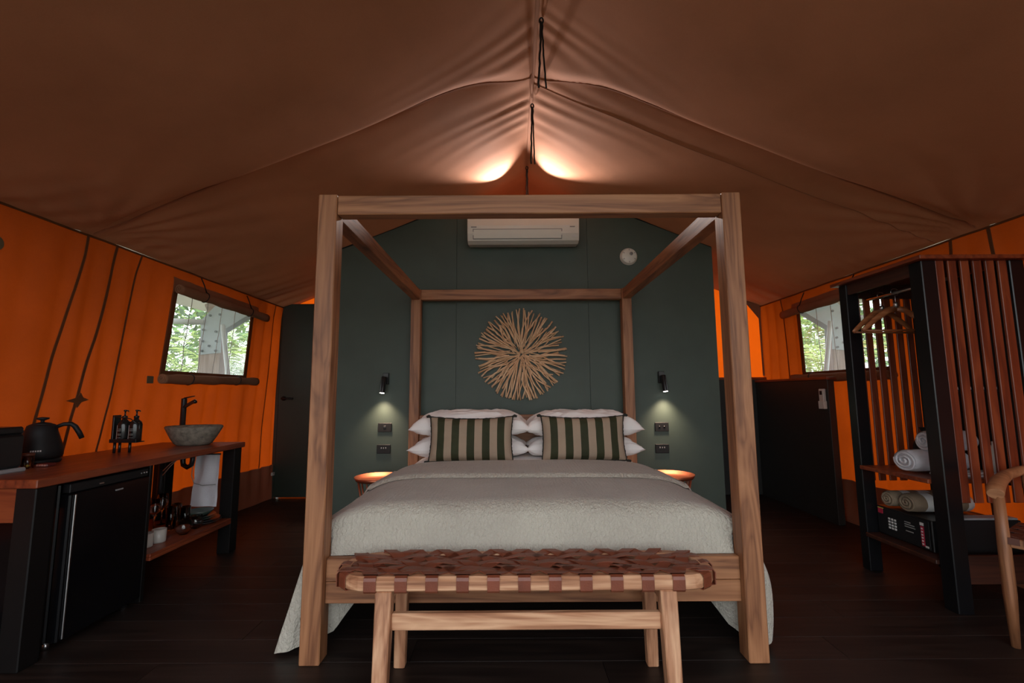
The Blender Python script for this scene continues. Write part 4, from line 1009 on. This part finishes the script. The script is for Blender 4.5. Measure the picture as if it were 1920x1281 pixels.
# ------------------------------------------------------------------ wardrobe at the right
wd = thing('slatted_wardrobe', 'open wardrobe of red timber slats on black posts, right', 'wardrobe', (2.57, 2.8, 0))
WX0, WX1, WA, WB = 2.285, 2.86, 2.48, 3.13
for xa, xb, ya, yb in ((2.290, 2.372, WA, WA + .085), (2.785, 2.865, WA, WA + .085), (2.290, 2.372, WB - .07, WB), (2.785, 2.865, WB - .07, WB)):
    m = MB(); m.box(xa, xb, ya, yb, 0, 1.872, .004); part('post', m, BLACKP, wd)
m = MB(); m.box(2.255, 2.90, 2.445, 3.165, 1.873, 1.895, .003); part('top_board', m, JARRAH, wd)
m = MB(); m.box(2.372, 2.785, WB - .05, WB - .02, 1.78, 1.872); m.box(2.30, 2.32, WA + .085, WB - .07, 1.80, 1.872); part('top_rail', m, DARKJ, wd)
for k in range(6):
    x = 2.374 + k * .0705
    m = MB(); m.box(x - .001, x + .046, WA + .004, WA + .018, .555, 1.872, .0025); part('slat', m, JARRAH, wd)
    m = MB(); m.box(x - .005, x + .040, WB - .022, WB - .010, .555, 1.80, .0025); part('slat', m, JARRAH, wd)
m = MB(); m.box(2.372, 2.785, WA + .024, WA + .040, 1.14, 1.155); part('slat_batten', m, BLACKP, wd)
m = MB()
for k in range(4): m.box(2.420 + k * .0705, 2.432 + k * .0705, WA + .016, WA + .024, 1.152, 1.166)
part('clips', m, SILVER, wd)
for k in range(4):
    m = MB(); m.box(2.865, 2.88, WA + .09 + k * .13, WA + .215 + k * .13, .60, 1.87, .002); part('back_board', m, BLACKT, wd)
m = MB(); m.box(2.275, 2.86, WA + .0855, WB - .0705, .640, .664, .003); part('shelf', m, JARRAH, wd)
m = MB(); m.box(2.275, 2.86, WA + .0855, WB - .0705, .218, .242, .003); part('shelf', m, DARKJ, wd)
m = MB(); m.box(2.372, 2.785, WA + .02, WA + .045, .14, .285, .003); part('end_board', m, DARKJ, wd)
m = MB(); m.tube([(2.45, WA + .03, 1.772), (2.45, WB - .05, 1.772)], .011, 12); part('hanging_rail', m, CHROME, wd)
HW = wood3('hanger_timber', (.20, .06, .02), (.33, .11, .04), (.42, .17, .07), .35, knots=False)
def hanger(y_, rz, lab):
    t = thing('coat_hanger', lab, 'hanger', (2.45, y_, 1.762), 0, 'wooden hangers on the wardrobe rail')
    m = MB(); m.tube([(.022 * math.sin(a) * 1.0, 0, .012 + .022 * math.cos(a)) for a in np.linspace(-2.0, PI, 14)] + [(0, 0, -.03), (0, 0, -.075)], .0022, 6)
    m.lathe([(.012, -.085), (.012, -.055), (.006, -.05)], n=10); part('hook', m, CHROME, t, local=True)
    m = MB()
    for s_ in (-1, 1): m.tube([(0, 0, -.088), (s_ * .05, 0, -.100), (s_ * .12, 0, -.150), (s_ * .185, 0, -.205), (s_ * .205, 0, -.222)], [.018, .019, .017, .014, .010], 10, sx=.5)
    part('shoulders', m, HW, t, local=True)
    m = MB(); m.tube([(-.19, 0, -.222), (.19, 0, -.222)], .006, 8); part('bar', m, HW, t, local=True)
    t.rotation_euler = (0, 0, rz); t.scale = (1.08, 1.08, 1.05)
hanger(2.97, .10, 'wooden coat hanger on the rail, deepest in the wardrobe'); hanger(2.86, -.04, 'wooden coat hanger on the rail, the nearer of the two')
# rolled towels
def roll_obj(name, x0, x1, cy, cz, ry, rz_, mats, lab, cat, group, bands=None, tilt=0.0, rot=0.0):
    m = MB(); n = 40
    nx_ = 26
    def f(u, v):
        a = 2 * PI * v
        x = x0 + (x1 - x0) * u; e = 1 - .12 * (abs(2 * u - 1) ** 10); w = 1 + .03 * nz(math.cos(a) * 2, math.sin(a) * 2, x * 9)
        return (x, cy + ry * math.cos(a) * e * w, cz + rz_ * math.sin(a) * e * w)
    m.grid(nx_, n + 1, f, mi=(lambda i, j: bands(i / nx_)) if bands else 0)
    t = thing(name, lab, cat, ((x0 + x1) / 2, cy, cz - rz_), 0, group)
    sp_ = MB(); pts = [(x0 - .004 + .012 * (a_ / 19) ** 6, cy + math.cos(a_) * ry * .93 * a_ / 19, cz + math.sin(a_) * rz_ * .93 * a_ / 19) for a_ in np.linspace(1.5, 19, 70)]
    sp_.tube(pts, .0068, 6)
    cap = MB(); cap.add([(x0 + .004, cy + ry * .86 * math.cos(2 * PI * k / 20), cz + rz_ * .86 * math.sin(2 * PI * k / 20)) for k in range(20)], [tuple(range(20))])
    cap.add([(x1 - .004, cy + ry * .86 * math.cos(2 * PI * k / 20), cz + rz_ * .86 * math.sin(2 * PI * k / 20)) for k in range(20)], [tuple(range(20))])
    part('roll', m, mats, t); part('spiral_end', sp_, mats[0], t); part('end_fill', cap, mats[0], t)
    if rot: 
        t.rotation_euler = (0, 0, rot)
    return t
roll_obj('rolled_towel', 2.335, 2.66, 2.775, .735, .088, .063, [TOWEL], 'white rolled bath towel lying flat on the wardrobe shelf', 'towel', 'rolled white towels')
roll_obj('rolled_towel', 2.43, 2.70, 2.74, .853, .062, .058, [TOWEL], 'white rolled towel resting on top of the larger roll', 'towel', 'rolled white towels')
m = MB(); m.box(2.42, 2.74, 2.60, 2.72, .665, .676, .005); m.box(2.425, 2.73, 2.60, 2.715, .677, .688, .005); part('folded_cloth', m, TOWEL, None, label='thin folded white cloth on the shelf under the towel rolls', cat='cloth')
bag = thing('toiletry_bag', 'small black drawstring bag behind the rolled towels', 'bag', (2.62, 2.92, .665))
m = MB(); m.lathe([(0, 0), (.06, 0), (.075, .05), (.07, .14), (.04, .21), (.025, .225), (.035, .25), (0, .25)], (2.62, 2.93, .665), 18, jitter=lambda a, z: 1 + .12 * nz(math.cos(a) * 2, math.sin(a) * 2, z * 8)); part('pouch', m, BLACKM, bag)
m = MB(); m.tube([(2.60, 2.90, .89), (2.57, 2.86, .925), (2.55, 2.87, .90), (2.56, 2.89, .86)], .005, 6); part('drawstring', m, BLACKM, bag)
bands = lambda u: [0, 0, 1, 1, 0, 0, 1, 1, 0, 0, 1, 1][int(u * 12)]
roll_obj('rolled_blanket', 2.385, 2.74, 2.85, .475, .066, .055, [BBEIGE, BWHITE], 'beige and white striped blanket roll on the safe, front one', 'blanket', 'striped blanket rolls', bands=bands)
roll_obj('rolled_blanket', 2.375, 2.72, 2.98, .470, .055, .048, [BBEIGE, BWHITE], 'beige and white striped blanket roll on the safe, rear one', 'blanket', 'striped blanket rolls', bands=bands)
# safe
sf = thing('room_safe', 'black electronic room safe with keypad on the wardrobe bottom shelf', 'safe', (2.55, 2.87, .242))
m = MB(); m.box(2.36, 2.76, 2.665, 3.055, .243, .415, .004); part('body', m, BLACK, sf)
m = MB(); m.box(2.354, 2.36, 2.68, 3.04, .25, .408, .002); sd = part('door', m, BLACKM, sf)
m = MB()
for i in range(4):
    for j in range(3): m.box(2.351, 2.354, 2.96 - j * .022 - .013, 2.96 - j * .022, .348 - i * .018, .359 - i * .018)
part('keypad', m, PRINTW, sd)
m = MB(); m.box(2.351, 2.354, 2.712, 2.732, .262, .372); part('red_strip', m, RED, sd)
m = MB()
for i in range(6): m.box(2.349, 2.3515, 2.717, 2.727, .27 + i * .017, .278 + i * .017)
m.box(2.351, 2.354, 2.712, 2.735, .376, .392); m.box(2.351, 2.354, 2.69, 2.71, .258, .268); part('strip_lettering', m, PRINTW, sd)
m = MB()
for i, (a, b_) in enumerate(((2.84, 2.80), (2.84, 2.775), (2.84, 2.77), (2.835, 2.785))): m.box(2.351, 2.354, b_, a, .365 - i * .013 - (.012 if i == 3 else 0), .370 - i * .013 - (.012 if i == 3 else 0))
part('small_lettering', m, WHITEG, sd)
m = MB(); m.box(2.351, 2.354, 3.0, 3.035, .372, .402); part('red_corner', m, RED, sd)
m = MB(); m.box(2.351, 2.354, 2.995, 3.037, .403, .408); part('yellow_line', m, YELLOW, sd)
bx_ = thing('storage_box', 'black storage box between the safe and the near wardrobe post', 'box', (2.6, 2.61, .242))
m = MB(); m.box(2.42, 2.77, 2.575, 2.655, .243, .44, .004); part('box', m, BLACKM, bx_)
m = MB(); m.box(2.43, 2.76, 2.58, 2.65, .441, .452, .003); part('lid', m, SILVER, bx_)
# white items seen low through the near slats
m = MB(); m.lathe([(0, 0), (.032, 0), (.035, .02), (.035, .13), (.012, .15), (.012, .17), (0, .17)], (2.72, 2.62, .689), 16); part('spray_can', m, WHITEP, None, label='pale bottle standing on the wardrobe shelf behind the slats', cat='bottle')

# remote control
rc = thing('remote_holder', 'white air conditioner remote in its holder on the low charcoal wall', 'remote', (2.79, 4.12, 1.0))
m = MB(); m.box(2.774, 2.80, 4.09, 4.15, 1.0, 1.168, .004); part('body', m, WHITEP, rc)
m = MB(); m.box(2.772, 2.775, 4.105, 4.135, 1.115, 1.15); part('display', m, BLACKM, rc)
m = MB(); m.box(2.768, 2.80, 4.084, 4.156, .99, 1.06, .003); part('holder', m, WHITEP, rc)

# ------------------------------------------------------------------ armchair at the right edge
ch = thing('armchair', 'pale timber armchair with a woven brown leather seat', 'chair', (2.255, 2.185, 0), math.radians(33))  # frame uses the darker teak, its shade put into the colour
for x, y_, x2, y2, z1, w0, w1 in ((0, 0, .012, .0, .655, .03, .046), (0, -.52, .012, -.52, .655, .03, .046), (.44, -.07, .40, -.03, .72, .03, .034), (.44, -.45, .40, -.49, .72, .03, .034)):
    m = MB(); m.tube([(x, y_, 0), (x + (x2 - x) * .35, y_ + (y2 - y_) * .35, z1 * .35), (x + (x2 - x) * .68, y_ + (y2 - y_) * .68, z1 * .68), (x2, y2, z1)], [w0 / 2 * 1.05, w1 / 2 * 1.08, w1 / 2 * 1.05, w1 / 2 * .9], 12); part('leg', m, TEAK, ch, local=True)
arm = [(-.012, 0.004, .668), (.06, .016, .684), (.16, .022, .705), (.27, .014, .725), (.36, -.02, .742), (.43, -.09, .755), (.465, -.18, .762), (.475, -.26, .764)]
arm = arm + [(x, -.52 - y_, z) for x, y_, z in reversed(arm[:-1])]
m = MB(); m.tube(arm, [.024, .027, .026, .023, .022, .022, .026, .029] + [.026, .022, .022, .023, .026, .027, .024], 12, sx=1.25); part('arm_rail', m, TEAK, ch, local=True)
for a_, b_, in (((.01, -.02, .455), (.01, -.50, .455)), ((.41, -.07, .445), (.41, -.45, .445)), ((.02, -.005, .45), (.405, -.045, .445)), ((.02, -.515, .45), (.405, -.475, .445))):
    m = MB(); m.beam(a_, b_, .026, .042, side=(1, 0, 0) if abs(a_[1] - b_[1]) > .2 else (0, 1, 0), b=.004); part('seat_rail', m, TEAK, ch, local=True)
for k in range(8):
    x = .045 + k * .047; m = MB(); pts = [(x, 0.012 - i * .0245, .478 + .003 * math.sin(i * PI / 2 + k * PI)) for i in range(23)]
    pts = [(x, .013, .455)] + pts + [(x, -.535, .455)]
    m.ribbon(pts, (1, 0, 0), .038, [(0, 1, 0)] + [(0, 0, 1)] * 23 + [(0, -1, 0)], .003); part('strap', m, LEATHERD, ch, local=True)
for k in range(10):
    y_ = -.035 - k * .05; m = MB(); pts = [(-.008 + i * .0245, y_, .478 + .003 * math.sin(i * PI / 2 + k * PI + PI)) for i in range(18)]
    pts = [(-.010, y_, .45)] + pts
    m.ribbon(pts, (0, 1, 0), .038, [(-1, 0, 0)] + [(0, 0, 1)] * 18, .003); part('strap', m, LEATHERD, ch, local=True)
# small sandal tip by the bed
m = MB(); m.box(1.20, 1.335, 2.66, 2.70, 0.0, .018, .004); m.box(1.18, 1.30, 2.70, 2.76, 0.0, .012, .004); part('slipper', m, LEATHER, None, label='brown slipper toe poking out beside the bed drape', cat='slipper')

# ------------------------------------------------------------------ outside
m = MB(); m.box(-40, 40, -30, 60, -0.75, -0.70); tag(part('garden_ground', m, GRASS, None), 'garden ground outside the tent', kind='structure')
m = MB(); m.box(-3.4, 3.7, -6.5, -1.62, -.12, -.02, .004); tag(part('bounce_slab', m, plain('pale_bounce_slab', (.42, .36, .28), .9), None), 'unseen pale slab added before the tent opening to bounce light in', kind='structure')  # added out of view, pale so that skylight bounces onto the ceiling
def outer_frame(side, lab):
    t = thing('portal_frame', lab, 'frame', (XC + side * 3.27, 4.75, -.7), 0, 'outdoor tent frames')
    X = lambda a: XC + side * a
    m = MB(); m.beam((X(3.22), 4.75, -.7), (X(3.30), 4.75, 1.74), .23, .09, b=.006); part('post', m, PINKT, t)
    m = MB(); m.beam((X(3.34), 4.75, 2.0), (X(1.9), 4.75, 2.72), .20, .09, side=(0, 0, 1), b=.006); part('rafter', m, PINKT, t)
    for yy, nm in ((4.698, 'steel_plate'), (4.802, 'steel_plate')):
        out = [(X(3.17), 1.58), (X(3.18), 1.80), (X(2.90), 1.98), (X(2.97), 2.16), (X(3.26), 2.07), (X(3.40), 1.92), (X(3.38), 1.56)]
        m = MB(); m.prism(out, 0, .007, M=MY(yy + .0035)); pl = part(nm, m, GALV, t)
        m = MB()
        for bx_o, bz in ((3.22, 1.60), (3.36, 1.60), (3.22, 1.70), (3.36, 1.70), (3.29, 1.65), (3.23, 1.80), (3.36, 1.82), (3.0, 2.12), (3.08, 2.03), (3.14, 2.12), (3.2, 1.98), (3.3, 1.97)):
            m.lathe([(.013, 0), (.013, .012), (0, .012)], n=6, M=Matrix.Translation((X(bx_o), yy - .004, bz)) @ Matrix.Rotation(PI / 2, 4, 'X'), flat=True)
        part('bolts', m, BOLTM, pl)
    m = MB(); m.tube([(X(3.12), 4.62, 1.86), (X(3.03), 4.62, 1.33), (X(3.00), 4.62, -.7)], .022, 10); part('brace', m, WHITEO, t)
    m = MB(); m.tube([(X(3.36), 4.70, 1.90), (X(3.60), 4.70, 1.91), (X(4.1), 4.70, 1.93)], .03, 10); part('strut_pipe', m, WHITEO, t)
outer_frame(-1, 'bolted steel and timber tent frame seen through the left window')
outer_frame(1, 'bolted steel and timber tent frame seen through the right window')

def frond_mb(L, droop, nl, ll, w=.020):
    """one palm frond along +x from the origin"""
    m = MB(); pts = []
    for i in range(9):
        t = i / 8; pts.append(Vector((L * t * (1 - .12 * droop * t), 0, L * (.55 * t - droop * t * t))))
    m.tube(pts, [.010 * (1 - .75 * i / 8) for i in range(9)], 5)
    for k in range(nl):
        t = .12 + .86 * k / (nl - 1); i = min(7, int(t * 8)); q = pts[i].lerp(pts[i + 1], t * 8 - i); l = ll * math.sin(PI * min(1, .12 + t * .85)) ** .6
        for s_ in (-1, 1):
            tip = q + Vector((l * .45, s_ * l * .85, -l * U(.15, .45))); mid = q.lerp(tip, .5) + Vector((0, 0, .03))
            m.add([q, mid + Vector((w / 2, 0, 0)), tip, mid - Vector((w / 2, 0, 0))], [(0, 1, 2, 3)] if s_ > 0 else [(3, 2, 1, 0)])
    return m
frond_lib = {}
for mi_ in range(4):
    for k in range(3):
        mb_ = frond_mb(U(1.0, 1.5), U(.35, .85), 26, U(.26, .36), .034 if mi_ == 3 else .024); vs = [tuple(v) for v in mb_.v]
        me = bpy.data.meshes.new('frond'); me.from_pydata(vs, [], mb_.f); me.materials.append(LEAFM[mi_]); me.update(); frond_lib[(mi_, k)] = me
def palm(x, y_, h, nf, mats, lab, scale=1.0, gz=-.70):
    t = thing('palm', lab, 'palm', (x, y_, gz), U(0, 6), 'garden palms outside the windows')
    m = MB(); m.tube([(U(-.02, .02), U(-.02, .02), h * i / 4) for i in range(5)], [.05, .045, .04, .04, .045], 8); part('stem', m, STEMM, t, local=True)
    for k in range(nf):
        o = bpy.data.objects.new('frond', frond_lib[(random.choice(mats), k % 3)]); COL.objects.link(o); o.parent = t
        o.location = (0, 0, h - .05 + U(-.15, .1)); s_ = scale * U(.8, 1.15); o.scale = (s_, s_, s_)
        o.rotation_euler = (U(-.3, .3), U(-.75, .25), k * 2.4 + U(-.2, .2))
wheres = ['nearest the pane', 'second nearest, off to the side', 'third from the tent', 'fourth from the tent', 'deep in the garden nearest the tent axis', 'farthest in the greenery']
spots = [(-4.15, 6.4, 2.1, [3, 3, 1], .8), (-6.0, 6.3, 2.1, [0, 1], 1), (-5.6, 8.7, 2.3, [0, 1], 1.0), (-7.9, 8.9, 2.9, [0, 1], 1.1), (-4.75, 10.9, 2.3, [1, 2], .9), (-7.3, 11.6, 3.1, [0, 1], 1.1)]
for i, (x, y_, h, mt, s_) in enumerate(spots): palm(x, y_, h, 14, mt, 'garden palm outside the left window, ' + wheres[i], s_)
spotsR = [(4.3, 6.2, 1.9, [1, 2], .8), (6.1, 6.2, 2.1, [1, 0], 1), (5.8, 8.6, 2.2, [1, 2], 1.0), (8.0, 8.8, 2.9, [0, 1], 1.1), (5.0, 10.8, 2.2, [2, 1, 3], .9), (7.5, 11.5, 3.1, [0, 1], 1.1)]
for i, (x, y_, h, mt, s_) in enumerate(spotsR): palm(x, y_, h, 14, mt, 'garden palm outside the right window, ' + wheres[i], s_)
# dense leaf masses closing the garden, and unseen ones added for shade
def leaf_mass(name, cx, cy, cz, rx, ry, rz_, n, lab, mats):
    m = MB()
    for k in range(n):
        a, b_ = U(0, 2 * PI), math.acos(U(-1, 1)); r = U(.75, 1.0)
        c = Vector((cx + rx * r * math.sin(b_) * math.cos(a), cy + ry * r * math.sin(b_) * math.sin(a), cz + rz_ * r * math.cos(b_)))
        d = Vector((U(-1, 1), U(-1, 1), U(-.6, .6))).normalized(); e = d.cross(Vector((U(-1, 1), U(-1, 1), U(-1, 1)))).normalized(); L = U(.14, .32) * (1.5 if cy > 15 else 1)
        m.add([c, c + d * L * .5 + e * L * .2, c + d * L, c + d * L * .5 - e * L * .2], [(0, 1, 2, 3)], mi=k % len(mats))
    part(name, m, mats, None, label=lab, cat='foliage', kind='stuff')
leaf_mass('garden_foliage', -11.0, 17.5, 1.6, 6.5, 3, 3.4, 7000, 'dense green garden foliage far outside the left window', [LEAFM[0], LEAFM[1], HEDGE])
leaf_mass('garden_foliage', 11.2, 17.5, 1.6, 6.5, 3, 3.4, 7000, 'dense green garden foliage far outside the right window', [LEAFM[0], LEAFM[1], HEDGE])
leaf_mass('garden_foliage', -5.3, 0.6, 1.2, 1.1, 2.6, 2.2, 4500, 'unseen hedge added to shade the near end of the left wall', [LEAFM[0], LEAFM[1], HEDGE])  # added out of view to darken the near left canvas
leaf_mass('garden_foliage', 5.6, 0.4, 1.2, 1.1, 2.4, 2.2, 4500, 'unseen hedge added to shade the near end of the right wall', [LEAFM[0], LEAFM[1], HEDGE])  # matching unseen hedge, added to dim the right canvas
leaf_mass('shade_canopy', 0, -0.6, 5.6, 6.0, 2.3, 1.2, 6000, 'unseen leaf mass added above the tent front for shade', [LEAFM[0], HEDGE])  # added overhead, out of view, to darken the front of the roof
leaf_mass('garden_foliage', 0, -13, 1.2, 14, 2.5, 2.6, 6000, 'garden foliage beyond the open tent front', [LEAFM[0], LEAFM[1], HEDGE])
